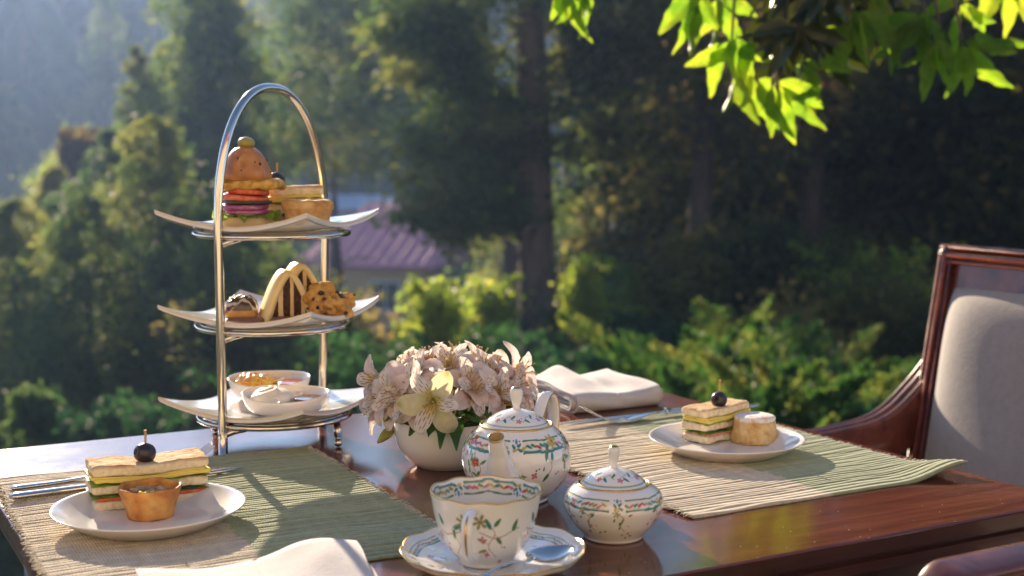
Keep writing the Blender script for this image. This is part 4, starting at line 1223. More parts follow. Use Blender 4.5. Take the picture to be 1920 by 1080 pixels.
def plate_z(p, zr, rz=None):
    """world height of the plate's top at world point p"""
    rz = PRZ if rz is None else rz
    dx, dy = p.x - SC.x, p.y - SC.y
    s = (dx * math.cos(rz) + dy * math.sin(rz)) / HW; t_ = (-dx * math.sin(rz) + dy * math.cos(rz)) / HW
    q = float(plate_h(np.array(s), np.array(t_)) - .0032 * (1 - smooth01((np.hypot(s, t_) - .25) / .35)))
    return zr + .0048 + .0022 + q
square_plate('square white plate with upswept corners on the top tier, under the small burger', RINGS[2], PRZ, 1)
square_plate('square white plate with upswept corners on the middle tier, under the cake slices', RINGS[1], PRZ + R(1.5), 2)
square_plate('square white plate with upswept corners on the bottom tier, under the dip bowls', RINGS[0], PRZ - R(3), 3)
def on_tier(k, px, dy):
    """point on the plate of tier k, dy metres behind the stand's axis, in the direction of pixel column px"""
    y = SC.y + dy
    p = Vector(((px - 960) / F * y * 1.01, y, 0))
    return Vector((p.x, p.y, T + plate_z(p, RINGS[k]) - .0004))

# ------------------------------------------------------------------ food materials
M_crumb = material('bread_crumb', [(.66, .50, .29), (.84, .70, .47), (.88, .77, .56)], 240, .9, bmp=.8, bscale=330, bdist=.0012, sss=.25)
M_crust = material('toasted_bread', [(.30, .14, .045), (.58, .36, .15), (.72, .52, .27)], 130, .85, bmp=.8, bscale=450, bdist=.001, sss=.15)
M_egg = material('egg_yellow', [(.78, .58, .08), (.80, .64, .16)], 120, .6, bmp=.4, bscale=260, sss=.3)
M_lett = material('lettuce_leaf', [(.10, .26, .02), (.26, .42, .05), (.45, .55, .12)], 90, .45, bmp=.3, transl=.45)
M_cuc = material('cucumber_skin', [(.012, .035, .012), (.03, .07, .02)], 120, .35)
M_tom = material('tomato_flesh', [(.55, .06, .025), (.70, .12, .04), (.80, .25, .12)], 110, .25, sss=.3)
M_ham = material('pink_ham', [(.55, .20, .15), (.68, .33, .26)], 110, .5, sss=.3)
M_onion = material('red_onion', [(.22, .02, .10), (.42, .08, .22), (.62, .34, .42)], 60, .3, sss=.3, stretch=(1, 1, 3))
M_bun = material('glazed_bun', [(.27, .075, .012), (.47, .17, .032), (.64, .31, .085)], 45, .34, bmp=.25, bscale=160, sss=.1, coat=.15)
M_bunb = material('pale_bun', [(.60, .38, .14), (.74, .52, .24)], 60, .6, bmp=.3, bscale=200, sss=.2)
M_patty = material('fried_patty', [(.30, .13, .02), (.62, .34, .05), (.76, .52, .12)], 140, .5, bmp=.8, bscale=260, bdist=.0015)
M_olb = material('black_olive', [(.018, .012, .014), (.035, .024, .028)], 60, .32, coat=.1)
M_olg = material('green_olive', [(.30, .24, .05), (.42, .34, .08)], 60, .35)
M_stick = material('wooden_pick', [(.50, .30, .13)], 90, .7)
M_pie = material('pie_crust', [(.36, .14, .03), (.60, .31, .09), (.76, .50, .20)], 65, .7, bmp=.6, bscale=220, bdist=.0012, sss=.12)
M_quiche = material('quiche_crust', [(.30, .10, .02), (.58, .24, .045), (.72, .40, .10)], 60, .6, bmp=.5, bscale=200, bdist=.0012, sss=.12)
M_fill = material('quiche_filling', [(.10, .03, .02), (.42, .22, .08), (.66, .50, .24)], 130, .35, bmp=.8, bscale=200, bdist=.002)
M_mush = material('grilled_mushroom', [(.22, .13, .07), (.46, .36, .22)], 120, .4)
M_scone = material('scone_side', [(.50, .27, .08), (.68, .44, .17), (.78, .58, .30)], 110, .85, bmp=1.0, bscale=230, bdist=.0025, sss=.15)
M_sugar = material('scone_top', [(.62, .40, .20), (.80, .74, .68), (.84, .80, .76)], 130, .9, bmp=.6, bscale=300)
M_icing = material('ivory_icing', [(.74, .54, .22), (.80, .64, .34)], 30, .42, sss=.3, sssr=(.006, .004, .002))
M_sponge = material('dark_sponge', [(.030, .010, .005), (.075, .028, .014), (.12, .05, .025)], 260, .9, bmp=1.0, bscale=420, bdist=.002)
M_cream = material('butter_cream', [(.62, .40, .16), (.74, .52, .24)], 140, .6, bmp=.4, sss=.2)
M_choc = material('chocolate_glaze', [(.020, .008, .006), (.05, .02, .014), (.12, .06, .04)], 60, .22, coat=.4)
M_choux = material('choux_pastry', [(.55, .25, .05), (.74, .42, .12)], 90, .6, bmp=.5, sss=.15)
M_cookie = material('cookie_dough', [(.34, .15, .03), (.56, .29, .07), (.68, .42, .14)], 120, .8, bmp=.9, bscale=260, bdist=.002)
M_chip = material('chocolate_chip', [(.035, .014, .008)], 60, .35)
M_bisc = material('chocolate_biscuit', [(.16, .065, .045), (.22, .10, .07)], 200, .55, bmp=.3)
M_jam = material('orange_marmalade', [(.70, .24, .01), (.82, .44, .02), (.84, .60, .10)], 90, .12, sss=.4, coat=.5)
M_berry = material('red_jam', [(.35, .06, .03), (.46, .12, .07)], 60, .1, sss=.2)
M_clot = material('clotted_cream', [(.78, .72, .62), (.84, .80, .72)], 60, .4, sss=.3)
M_sauce = material('brown_syrup', [(.09, .035, .02)], 30, .06)

def stick_and_olive(t, p, r, stick_h, mat=None, tilt=(.3, .25)):
    """black pitted olive pinned by a pick at local p"""
    prof = [(.0004, -.70 * r), (r * .22, -.85 * r), (r * .3, -1.0 * r), (r * .7, -.80 * r), (r, -.1 * r), (r * .82, .62 * r), (r * .45, .93 * r), (.0004, 1.0 * r)]
    M = Matrix.Rotation(R(-112), 3, 'Y') @ Matrix.Rotation(0, 3, 'Z')
    a = lathe(prof, 30, 34)
    ol = part('olive', xf(a, M=Matrix.Rotation(tilt[0], 3, 'Z') @ Matrix.Rotation(R(105), 3, 'Y').to_3x3(), loc=p), mat or M_olb, t)
    part('cocktail_stick', tube([(p[0], p[1], p[2] - r * 1.9), (p[0] + .0002, p[1], p[2]), (p[0] + .0008, p[1], p[2] + r + stick_h * .6), (p[0] + .0006, p[1], p[2] + r + stick_h)], [.0009, .00095, .0010, .0013], 8), M_stick, t)
def ruffle(lx, ly, z, amp, n=7, seed=0, over=.004):
    """leafy sheet a little larger than the bread, its edge frilled"""
    m = 22
    a = np.linspace(-1, 1, m)
    s, t_ = np.meshgrid(a, a, indexing='ij')
    e = smooth01((np.maximum(np.abs(s), np.abs(t_)) - .75) / .25)
    ang = np.arctan2(t_ * ly, s * lx)
    x = s * (lx / 2 + over * e * (1 + .5 * n1(ang * n, 1, seed))); y = t_ * (ly / 2 + over * e * (1 + .5 * n1(ang * n, 1, seed + 1)))
    zz_ = z + amp * e * n1(ang * n * 2, 1, seed + 2) + .0006 * n1(s * 9 + t_ * 7, 1, seed)
    return np.stack([x, y, zz_], -1).reshape(-1, 3), grid_faces(m, m)
def ridged(lx, amp=.0012, n=6, cut=.0):
    def fn(p):
        top = p[:, 2] > p[:, 2].max() * .75
        p[top, 2] += amp * np.abs(np.sin((p[top, 1] / .0056 + p[top, 0] * 18) * PI)) ** .7 - amp * .5
        return p
    return fn
M_toast = material('grilled_bread', [(.80, .80, .80), (1, 1, 1), (1.12, 1.12, 1.12)], 200, .9, bmp=.9, bscale=500, bdist=.0012, sss=.15, attr=True)
def toast_paint(o):
    m = o.data; v = np.empty(len(m.vertices) * 3, np.float32); m.vertices.foreach_get('co', v); v = v.reshape(-1, 3)
    zt = (v[:, 2] - v[:, 2].min()) / (np.ptp(v[:, 2]) + 1e-9)
    bar = smooth01((.5 + .5 * np.sin((v[:, 1] / .0056 + v[:, 0] * 18) * 2 * PI + n1(v[:, 0] * 200, 1, 3) * .6) - .35) / .4)
    k = smooth01((zt - .62) / .25) * (.42 + .58 * bar * smooth01(.6 + .5 * n1(v[:, 0] * 150 + v[:, 1] * 90, 1, 7)))
    c = np.array([.86, .70, .43]) * (1 - k[:, None]) + np.array([.42, .19, .055]) * k[:, None]
    set_col(m, c)
def sandwich(name, label, loc, rz, L, Wd, H, seed, olive=None, stick=.012, dip=.0022, splay=True):
    t = thing(name, label, 'sandwich', loc, rz)
    rs = np.random.RandomState(seed)
    k = H / .0385
    def sag(p, a=dip):
        p[:, 2] -= a * np.exp(-((p[:, 0] - (olive[0] if olive else 0)) / (L * .22)) ** 2)
        return p
    z = 0
    def slab(nm, th, mt, dx=0, dy=0, w=1.0, l=1.0, amp=.0009, fn=None, r=None, nn=12, freq=160):
        nonlocal z
        vf = rbox(L * l, Wd * w * rs.uniform(.96, 1.0), th * k, r if r else th * k * .32, nn, amp, freq, seed + int(z * 1e4), fn)
        v = vf[0]; v[:, 2] += z + .0006 * n1(v[:, 0] * 60, 1, seed + int(z * 1e4)); v[:, 0] += dx + rs.uniform(-.0012, .0012); v[:, 1] += dy + rs.uniform(-.0012, .0012)
        if z > H * .6: v = sag(v)
        o = part(nm, (v, vf[1]), mt, t)
        z += th * k * .97
        return o
    slab('bread_slice', .0080, M_crumb, amp=.0013, nn=16)
    slab('tomato_slice', .0030, M_tom if seed % 2 else M_ham, dx=.002, l=.96, w=1.0, amp=.0010)
    part('salad_leaf', ruffle(L * .96, Wd * .98, z + .0006, .0011, 6, seed, .0018), M_lett, t)
    for q in range(4):
        x = -L * .36 + q * L * .24 + rs.uniform(-.004, .004)
        cyl = lathe([(.0005, 0), (.0078, 0), (.0082, .0008), (.0078, .0017), (.0005, .0017)], 20)
        part('cucumber_slice', xf(cyl, loc=(x, -Wd / 2 + .0070, z + .0002 * q)), M_cuc if q % 2 else M_lett, t)
    z += .0022 * k
    slab('bread_slice', .0082, M_crumb, dx=-.001, dy=.0005, amp=.0013, nn=16)
    part('salad_leaf', ruffle(L * .98, Wd, z + .0004, .0009, 5, seed + 9, .0016), M_lett, t)
    z += .0012 * k
    slab('egg_layer', .0036, M_egg, dx=.001, l=1.005, w=1.01, amp=.0010, freq=220)
    slab('egg_layer', .0022, M_egg, dx=-.001, dy=.0006, l=.99, amp=.0012, freq=260)
    o = slab('toast_slice', .0085, M_toast, amp=.0012, nn=18, fn=ridged(L))
    toast_paint(o)
    if olive: stick_and_olive(t, (olive[0], olive[1], z + olive[2] * .82 - dip), olive[2], stick)
    return t

# left plate
zA = T + .0022 + .0036
pl = P(290, 946, .006)
sandwich('club_sandwich', 'tall grilled club sandwich with a black olive on a pick, on the left plate', (pl.x - .009, pl.y + .012, zA), R(26), .0960, .040, .0405, 5, olive=(-.002, -.004, .0088), stick=.011)
q = P(277, 972, .006)
qt = thing('mini_quiche', 'small golden quiche with mushroom filling in front of the club sandwich', 'quiche', (q.x, q.y + .008, zA))
def rough_l(amp, seed, f=3):
    def fn(TH, RR, ZZ):
        nz = n1(TH * 3 + ZZ * 260, 1.2, seed) + .7 * n1(TH * 9 - ZZ * 700, 1.6, seed + 1)
        return RR * (1 + amp * nz), ZZ + amp * .01 * n1(TH * 4 + RR * 300, 1, seed + 4)
    return fn
def flute(n, amp):
    def fn(TH, RR, ZZ):
        return RR * (1 + amp * np.sin(TH * n + 1) + .02 * np.sin(TH * 3 + 1)), ZZ + .0006 * np.sin(TH * 5)
    return fn
part('crust', lathe([(.001, 0), (.0165, 0), (.0185, .0015), (.0205, .010), (.0240, .0215), (.0252, .0245), (.0245, .0258), (.0228, .0245), (.0200, .0165), (.001, .0160)], 60, 50, lambda a_, b_, c_: rough_l(.014, 21)(a_, *flute(9, .014)(a_, b_, c_))), M_quiche, qt)
part('filling', xf(lathe([(.001, .0195), (.008, .0200), (.016, .0190), (.0225, .0185)], 40, 16, flute(5, .03)), loc=(0, 0, .0010)), M_fill, qt)
for (x, y, a, s) in ((-.006, .004, .3, 1), (.008, .003, 2.1, .9), (.002, -.006, 1.2, .75), (-.012, -.002, 2.8, .6)):
    part('mushroom_slice', xf(rbox(.013 * s, .007 * s, .0026, .0012, 5, .0008, 200, int(x * 1e4)), rz=a, loc=(x, y, .0208)), M_mush, qt)
for (x, y) in ((-.004, -.0125), (.001, -.0145), (.006, -.012)):
    part('corn_kernel', xf(ball(.0024, .0020, .0018, 2), loc=(x, y, .0222)), M_egg, qt)

# right plate
pr = P(1322, 826, .006)
sandwich('club_sandwich', 'grilled club sandwich topped by a black olive on a pick, beside the sugared scone', (pr.x + .014, pr.y + .014, zA), R(44), .074, .034, .0385, 8, olive=(-.002, -.004, .0085), stick=.012, dip=.0015)
q = P(1421, 834, .006)
s_ = thing('scone', 'round golden scone dusted with icing sugar, right of the club sandwich', 'scone', (q.x, q.y + .020, zA))
part('crumb', lathe([(.001, 0), (.0215, 0), (.0242, .002), (.0238, .008), (.0222, .014), (.0214, .020), (.0200, .0238)], 90, 50, rough_l(.022, 3)), M_scone, s_)
part('sugared_top', lathe([(.0206, .0225), (.0210, .0245), (.0195, .0268), (.0120, .0282), (.001, .0280)], 90, 30, rough_l(.012, 5)), M_sugar, s_)

# ------------------------------------------------------------------ top tier
b0 = on_tier(2, 468, -.022)
bt = thing('mini_burger', 'small stacked burger under a domed bun and green olive on the top tier', 'burger', b0)
rv = lambda pr, sg=48, n=26, fn=None, **k: xf(lathe(pr, sg, n, fn), **k)
part('bottom_bun', rv([(.001, 0), (.019, 0), (.0245, .003), (.0265, .0085), (.0262, .0130), (.024, .0150), (.001, .0152)], fn=rough_l(.006, 2)), M_bunb, bt)
th = np.linspace(0, 2 * PI, 200, endpoint=False); rr_ = np.linspace(.3, 1, 9)
TH, RQ = np.meshgrid(th, rr_, indexing='ij')
ed_ = smooth01((RQ - .6) / .4)
rl = .0325 * RQ * (1 + .10 * ed_ * n1(TH * 5, 1, 4))
zl = .0165 + ed_ * (.0042 * n1(TH * 11, 1.2, 9) + .0026 * n1(TH * 23, 1.3, 3) - .0015) 
part('lettuce_leaf', (np.stack([rl * np.cos(TH), rl * np.sin(TH), zl], -1).reshape(-1, 3), grid_faces(200, 9, True)), M_lett, bt)
def slice_(r, z, th_, mt, nm, dx=0, dy=0, tilt=0.0, tz=0.0, seed=1):
    vf = lathe([(.0005, 0), (r * .9, 0), (r, th_ * .25), (r, th_ * .75), (r * .92, th_), (.0005, th_)], 44, 18, rough_l(.008, seed))
    M = Matrix.Rotation(tilt, 3, Vector((math.cos(tz), math.sin(tz), 0)))
    return part(nm, xf(vf, M=M, loc=(dx, dy, z)), mt, bt)
slice_(.0225, .0172, .0045, M_onion, 'onion_slice', .001, -.001)
slice_(.0245, .0222, .0058, M_onion, 'onion_slice', -.0015, 0, .04)
slice_(.0245, .0280, .0035, M_cuc, 'cucumber_slice', .0015, -.001, .03, 1)
slice_(.0248, .0310, .0060, M_tom, 'tomato_slice', -.002, -.001, .09, 1.4)
slice_(.0215, .0370, .0062, M_tom, 'tomato_slice', .0015, .001, .05, 2.0)
part('patty', xf(rbox(.060, .044, .010, .0045, 14, .0055, 80, 3), loc=(.007, 0, .0422)), M_patty, bt)
part('melted_cheese', xf(ruffle(.047, .044, .0512, .0014, 5, 3, .001)), M_egg, bt)
part('top_bun', rv([(.001, .0515), (.022, .0512), (.0252, .0530), (.0260, .0565), (.0240, .0650), (.0190, .0750), (.0120, .0830), (.006, .0856), (.001, .0860)], 64, 44, rough_l(.008, 7)), M_bun, bt)
for k in range(7):
    a = -2.4 + k * .42 + (k % 2) * .2; z = [.066, .074, .062, .070, .068, .060, .072][k]; r = float(np.interp(z, [.057, .066, .077, .085], [.0262, .0238, .0182, .0100]))
    part('olive_fleck', xf(ball([.0022, .0009, .0013, .0008, .0017, .0010, .0024][k], .0012, [.0012, .0020, .0010, .0014, .0024, .0009, .0013][k], 1), loc=(r * math.cos(a), r * math.sin(a), z)), M_chip, bt)
part('olive', xf(ball(.0090, .0085, .0062, 3, .0004, 150), loc=(.001, 0, .0895)), M_olg, bt)

q = on_tier(2, 581, -.020)
pt = thing('mini_pie', 'small round pie with a pale flaky crust at the right of the top tier', 'pie', q)
part('crust', lathe([(.001, 0), (.0185, 0), (.0200, .0015), (.0240, .0135), (.0268, .0185), (.0262, .0200), (.0270, .0222), (.0255, .0245), (.020, .0258), (.010, .0252), (.001, .0255)], 72, 52, lambda a_, b_, c_: (rough_l(.015, 12)(a_, b_, c_)[0], c_ * 1.12 + .0006 * n1(a_ * 6, 1, 5))), M_pie, pt)
for (x, y, s) in ((-.008, -.006, 1), (.006, .002, .8), (.012, -.010, .6)):
    part('lid_slit', xf(rbox(.007 * s, .0025, .0014, .0006, 3), rz=x * 90, loc=(x, y, .0278)), M_chip, pt)
q = on_tier(2, 560, .022)
sandwich('finger_sandwich', 'egg finger sandwich with a black olive behind the small pie on the top tier', q, R(8), .056, .028, .048, 4, olive=(-.020, 0, .0085), stick=.010, dip=.001)

# ------------------------------------------------------------------ middle tier
def cake_slice(label, px, dy, rz, sc=1.0, seed=0, H=.052):
    q = on_tier(1, px, dy)
    t = thing('cake_slice', label, 'cake', q + Vector((0, 0, .0008)), rz)
    Wb, D, ic = .056 * sc, .027, .0062
    H = H * sc
    def outer(x):                                   # height of the icing's outside at x in [-W/2, W/2]
        a = np.clip(np.abs(x) / (Wb / 2), 0, 1)
        return H * np.clip(1 - a ** 1.75, 0, 1)
    xo = np.sign(np.linspace(-1, 1, 41)) * np.abs(np.linspace(-1, 1, 41)) ** .8 * Wb / 2
    # arch shaped icing
    o = np.stack([xo, outer(xo)], 1)
    nrm = np.stack([-np.gradient(o[:, 1]), np.gradient(o[:, 0])], 1); nrm /= np.linalg.norm(nrm, axis=1)[:, None]
    i_ = o - nrm * ic; i_[:, 1] = np.maximum(i_[:, 1], 0)
    n = len(o)
    V = []
    for y in (-D / 2, D / 2):
        for a_, b_ in ((o, 0), (i_, 1)):
            V += [(p[0], y, p[1]) for p in a_]
    f = []
    for k in range(n - 1):
        f += [(k, k + 1, n + k + 1, n + k), (2 * n + k + 1, 2 * n + k, 3 * n + k, 3 * n + k + 1), (k + 1, k, 2 * n + k, 2 * n + k + 1), (n + k, n + k + 1, 3 * n + k + 1, 3 * n + k)]
    part('icing', (np.array(V), [q_[::-1] for q_ in f]), M_icing, t)
    # upright layers of sponge and cream
    w = Wb / 2 - ic * 1.25
    edges = np.array([-1, -.62, -.36, .02, .20, .60, .82, 1]) * w
    for k in range(7):
        a, b = edges[k], edges[k + 1]
        xs = np.linspace(a + .0001, b - .0001, 9)
        top = np.interp(xs, i_[:, 0], i_[:, 1]) - .0003
        dark = k % 2 == 0
        dd = D / 2 - (.0008 if dark else .0003)
        rs = np.random.RandomState(seed + k)
        nz = 14
        V, f = [], []
        for yy, sg in ((-dd, -1), (dd, 1)):
            for i, x in enumerate(xs):
                for j in range(nz):
                    V.append((x + rs.uniform(-.0002, .0002), yy + rs.uniform(-.0006, .0006) * dark, max(.0002, top[i]) * j / (nz - 1)))
        m_ = 9 * nz
        for i in range(8):
            for j in range(nz - 1):
                a1 = i * nz + j
                f.append((a1, a1 + nz, a1 + nz + 1, a1 + 1)); f.append((a1 + m_ + 1, a1 + nz + 1 + m_, a1 + nz + m_, a1 + m_))
            f.append((i * nz + nz - 1, (i + 1) * nz + nz - 1, (i + 1) * nz + nz - 1 + m_, i * nz + nz - 1 + m_))
        for j in range(nz - 1):
            f.append((j + 1, j + 1 + m_, j + m_, j)); f.append((8 * nz + j, 8 * nz + j + m_, 8 * nz + j + 1 + m_, 8 * nz + j + 1))
        part('sponge_layer' if dark else 'cream_layer', (np.array(V), f), M_sponge if dark else M_cream, t, smooth=not dark)
    return t
cake_slice('front slice of chocolate layer cake under an arch of ivory icing', 538, -.012, R(28), 1.0, 3, H=.0545)
cake_slice('rear slice of chocolate layer cake in ivory icing, half hidden by the front slice', 562, .016, R(28), 1.06, 9, H=.0555)
def eclair():
    q = on_tier(1, 455, -.004)
    t = thing('eclair', 'small chocolate glazed eclair at the left of the middle tier', 'eclair', q + Vector((0, 0, .0006)), R(100))
    part('pastry', rbox(.040, .034, .019, .0085, 12, .0022, 90, 2), M_choux, t)
    n, m_ = 60, 30
    a = np.linspace(-1, 1, n); b = np.linspace(-1, 1, m_)
    A, B = np.meshgrid(a, b, indexing='ij')
    x = A * .0200; y = B * .0172
    e = np.clip(1 - np.abs(B) ** 3, 0, 1) * np.clip(1 - np.abs(A) ** 6, 0, 1)
    z = .0120 + .0125 * e ** .6 + (.0014 * np.sin(A * 17 + 3 * B ** 2) + .0008 * np.sin(B * 14 + A * 5)) * e ** .3
    z -= .006 * (np.abs(B) > .9) * smooth01(.5 + .5 * n1(A * 9, 1, 3))
    v = np.stack([x, y, z], -1).reshape(-1, 3)
    sw = .5 + .5 * np.sin(A * 22 + 4 * np.abs(B) + 1.3 * np.sin(B * 6))
    c = np.where((sw > .80)[..., None], np.array([.55, .48, .42]), np.array([.050, .022, .016])).reshape(-1, 3)
    gm = material('swirled_glaze', [(1, 1, 1)], 40, .22, coat=.5, attr=True)
    part('glaze', (v, grid_faces(n, m_)), gm, t, col=c)
eclair()
q = on_tier(1, 620, -.012)
ck = thing('chocolate_chip_cookie', 'lumpy golden cookie with chocolate chunks at the right of the middle tier', 'cookie', q + Vector((0, 0, .001)))
v, f = ball(.0235, .021, .0155, 5, .0105, 70, 4); v[:, 2] = np.maximum(v[:, 2] + .0135, 0)
part('dough', (v, f), M_cookie, ck)
rs = np.random.RandomState(6)
for k in range(40):
    i = rs.randint(len(v)); 
    while v[i][2] < .004: i = rs.randint(len(v))
    s = rs.uniform(.0018, .0042)
    part('chocolate_chunk', xf(ball(s, s * .8, s * .7, 1), rz=rs.uniform(0, 3), loc=v[i] * np.array([.98, .98, 1])), M_chip if k % 3 else M_cookie, ck)
for lab, px, py, dx, rz in (('thin round chocolate biscuit under the front end of the eclair', 461, -.030, .040, .1), ('thin chocolate biscuit leaning at the foot of the front cake slice', 548, -.038, .042, -.05), ('thin chocolate biscuit between the cake slices and the lumpy cookie', 592, -.040, .040, .2)):
    q = on_tier(1, px, py)
    t = thing('chocolate_biscuit', lab, 'biscuit', q + Vector((0, 0, .0004)), rz)
    part('wafer', rbox(dx, .020, .0042, .0020, 8, .0005, 80, 2), M_bisc, t)
    part('icing_line', xf(rbox(dx * .9, .016, .0008, .0004, 4), loc=(0, 0, .0038)), M_bisc, t)

# ------------------------------------------------------------------ bottom tier
def dip_bowl(label, px, py, wpx, hgt, sy, rz, left, right, names, z_add=0.0, div=.1):
    q = on_tier(0, px, py)
    w = wpx * mpp(q)
    z0 = q.z + z_add
    t = thing('dip_bowl', label, 'bowl', (q.x, q.y, z0), rz)
    def oval(TH, RR, ZZ):
        return RR * (1 + .05 * np.cos(2 * TH)), ZZ + (.0012 * np.cos(2 * TH) + .0032 * np.sin(TH + rz)) * smooth01(ZZ / .01)
    k = w
    prof = [(.001, .001), (k * .42, 0), (k * .55, .001), (k * .82, hgt * .28), (k * .95, hgt * .62), (k, hgt), (k * .975, hgt + .0008), (k * .945, hgt * .94), (k * .86, hgt * .62), (k * .70, hgt * .3), (k * .35, .0042), (.001, .0038)]
    part('bowl', xf(lathe(prof, 84, 66, oval), sc=(1, sy, 1)), M_white_c, t)
    # S shaped divider
    pth = curve([(-k * .05 + div * k, k * sy * .93, hgt * .80), (k * .22 + div * k, k * sy * .45, hgt * .86), (div * k, 0, hgt * .82), (-k * .25 + div * k, -k * sy * .45, hgt * .84), (-k * .05 + div * k, -k * sy * .90, hgt * .86)], 30)
    V = []
    for p_ in pth:
        V += [(p_[0] - .0014, p_[1], .004), (p_[0] - .0012, p_[1], p_[2]), (p_[0], p_[1], p_[2] + .0009), (p_[0] + .0012, p_[1], p_[2]), (p_[0] + .0014, p_[1], .004)]
    part('divider', (np.array(V), grid_faces(30, 5)), M_white_c, t)
    objs = []
    for nm, lb, ct, mt, sx, kind in ((names[0][0], names[0][1], names[0][2], left, -1, names[0][3]), (names[1][0], names[1][1], names[1][2], right, 1, names[1][3])):
        cx = (-.40 if sx < 0 else .52) * k
        M = Matrix.Rotation(rz, 3, 'Z'); wp = M @ Vector((cx + div * k * .5, 0, 0))
        rx = (.50 if sx < 0 else .36) * k
        if kind == 'lump':
            vf = ball(rx * 1.05, rx * sy * 1.2, hgt * .45, 5, .0030, 190, 3); zz0 = hgt * .80
        elif kind == 'dollop':
            th = np.linspace(0, 2 * PI, 60, endpoint=False); rq = np.linspace(0, 1, 24)
            TH, RQ = np.meshgrid(th, rq, indexing='ij')
            zq = hgt * .55 * np.sqrt(np.clip(1 - RQ ** 2, 0, 1)) * (1 + .10 * np.sin(3 * TH + 9 * RQ)) + .0006 * np.sin(5 * TH + 14 * RQ)
            vf = (np.stack([RQ * rx * 1.02 * np.cos(TH), RQ * rx * .9 * sy * 1.3 * np.sin(TH), zq], -1).reshape(-1, 3), grid_faces(60, 24, True)); zz0 = hgt * .72
        else:
            vf = lathe([(.001, .0004), (rx * .7, .0002), (rx, 0), (rx * .9, -.003), (.001, -.003)], 36, 12); vf = xf(vf, sc=(1, sy * 1.35, 1)); zz0 = hgt * .82
        o = link(nm, mesh_of(nm, *xf(vf, rz=rz)), mt, None, loc=(q.x + wp.x, q.y + wp.y, z0 + zz0))
        tag(o, lb, ct)
    return t
dip_bowl('divided white dip bowl with marmalade and red jam, the rear one on the bottom tier', 504, .047, 73, .0225, .88, R(4), M_jam, M_berry,
         [('marmalade', 'shiny orange marmalade heaped in the rear dip bowl', 'marmalade', 'lump'), ('red_jam', 'red jam in the right half of the rear dip bowl', 'jam', 'pool')])
dip_bowl('divided white dip bowl with cream and dark syrup, the front one on the bottom tier', 534, -.033, 78, .0225, .86, R(-4), M_clot, M_sauce,
         [('cream_swirl', 'swirl of white cream in the front dip bowl', 'cream', 'dollop'), ('dark_syrup', 'dark brown syrup in the right half of the front dip bowl', 'syrup', 'pool')])
# ------------------------------------------------------------------ flowers
def petal_mat(name, base, transl=.45):
    m, t, out = nodes_of(name)
    a = t.nodes.new('ShaderNodeAttribute'); a.attribute_name = 'paint'
    b = t.nodes.new('ShaderNodeBsdfPrincipled'); b.inputs['Roughness'].default_value = .5; b.inputs['Specular IOR Level'].default_value = .3
    vec = coords(t)
    c = ramp(t, tex_noise(t, vec, 160, 4), [(.3, (.86, .86, .86)), (.7, (1.06, 1.06, 1.06))])
    mx = t.nodes.new('ShaderNodeMix'); mx.data_type = 'RGBA'; mx.blend_type = 'MULTIPLY'; mx.inputs[0].default_value = 1
    lk(t, a.outputs['Color'], mx.inputs[6]); lk(t, c, mx.inputs[7])
    lk(t, mx.outputs[2], b.inputs['Base Color'])
    tr = t.nodes.new('ShaderNodeBsdfTranslucent'); lk(t, mx.outputs[2], tr.inputs[0])
    ms = t.nodes.new('ShaderNodeMixShader'); ms.inputs[0].default_value = transl
    lk(t, b.outputs[0], ms.inputs[1]); lk(t, tr.outputs[0], ms.inputs[2]); lk(t, ms.outputs[0], out.inputs[0])
    return m
M_petal = petal_mat('petal', None)
M_stem = material('flower_stem', [(.12, .20, .04), (.20, .28, .06)], 60, .5, transl=.2)
M_leafg = material('bouquet_leaf', [(.025, .09, .02), (.06, .16, .03), (.12, .22, .05)], 60, .35, transl=.4)
M_sta = material('stamen', [(.40, .24, .10), (.55, .40, .15)], 90, .6)
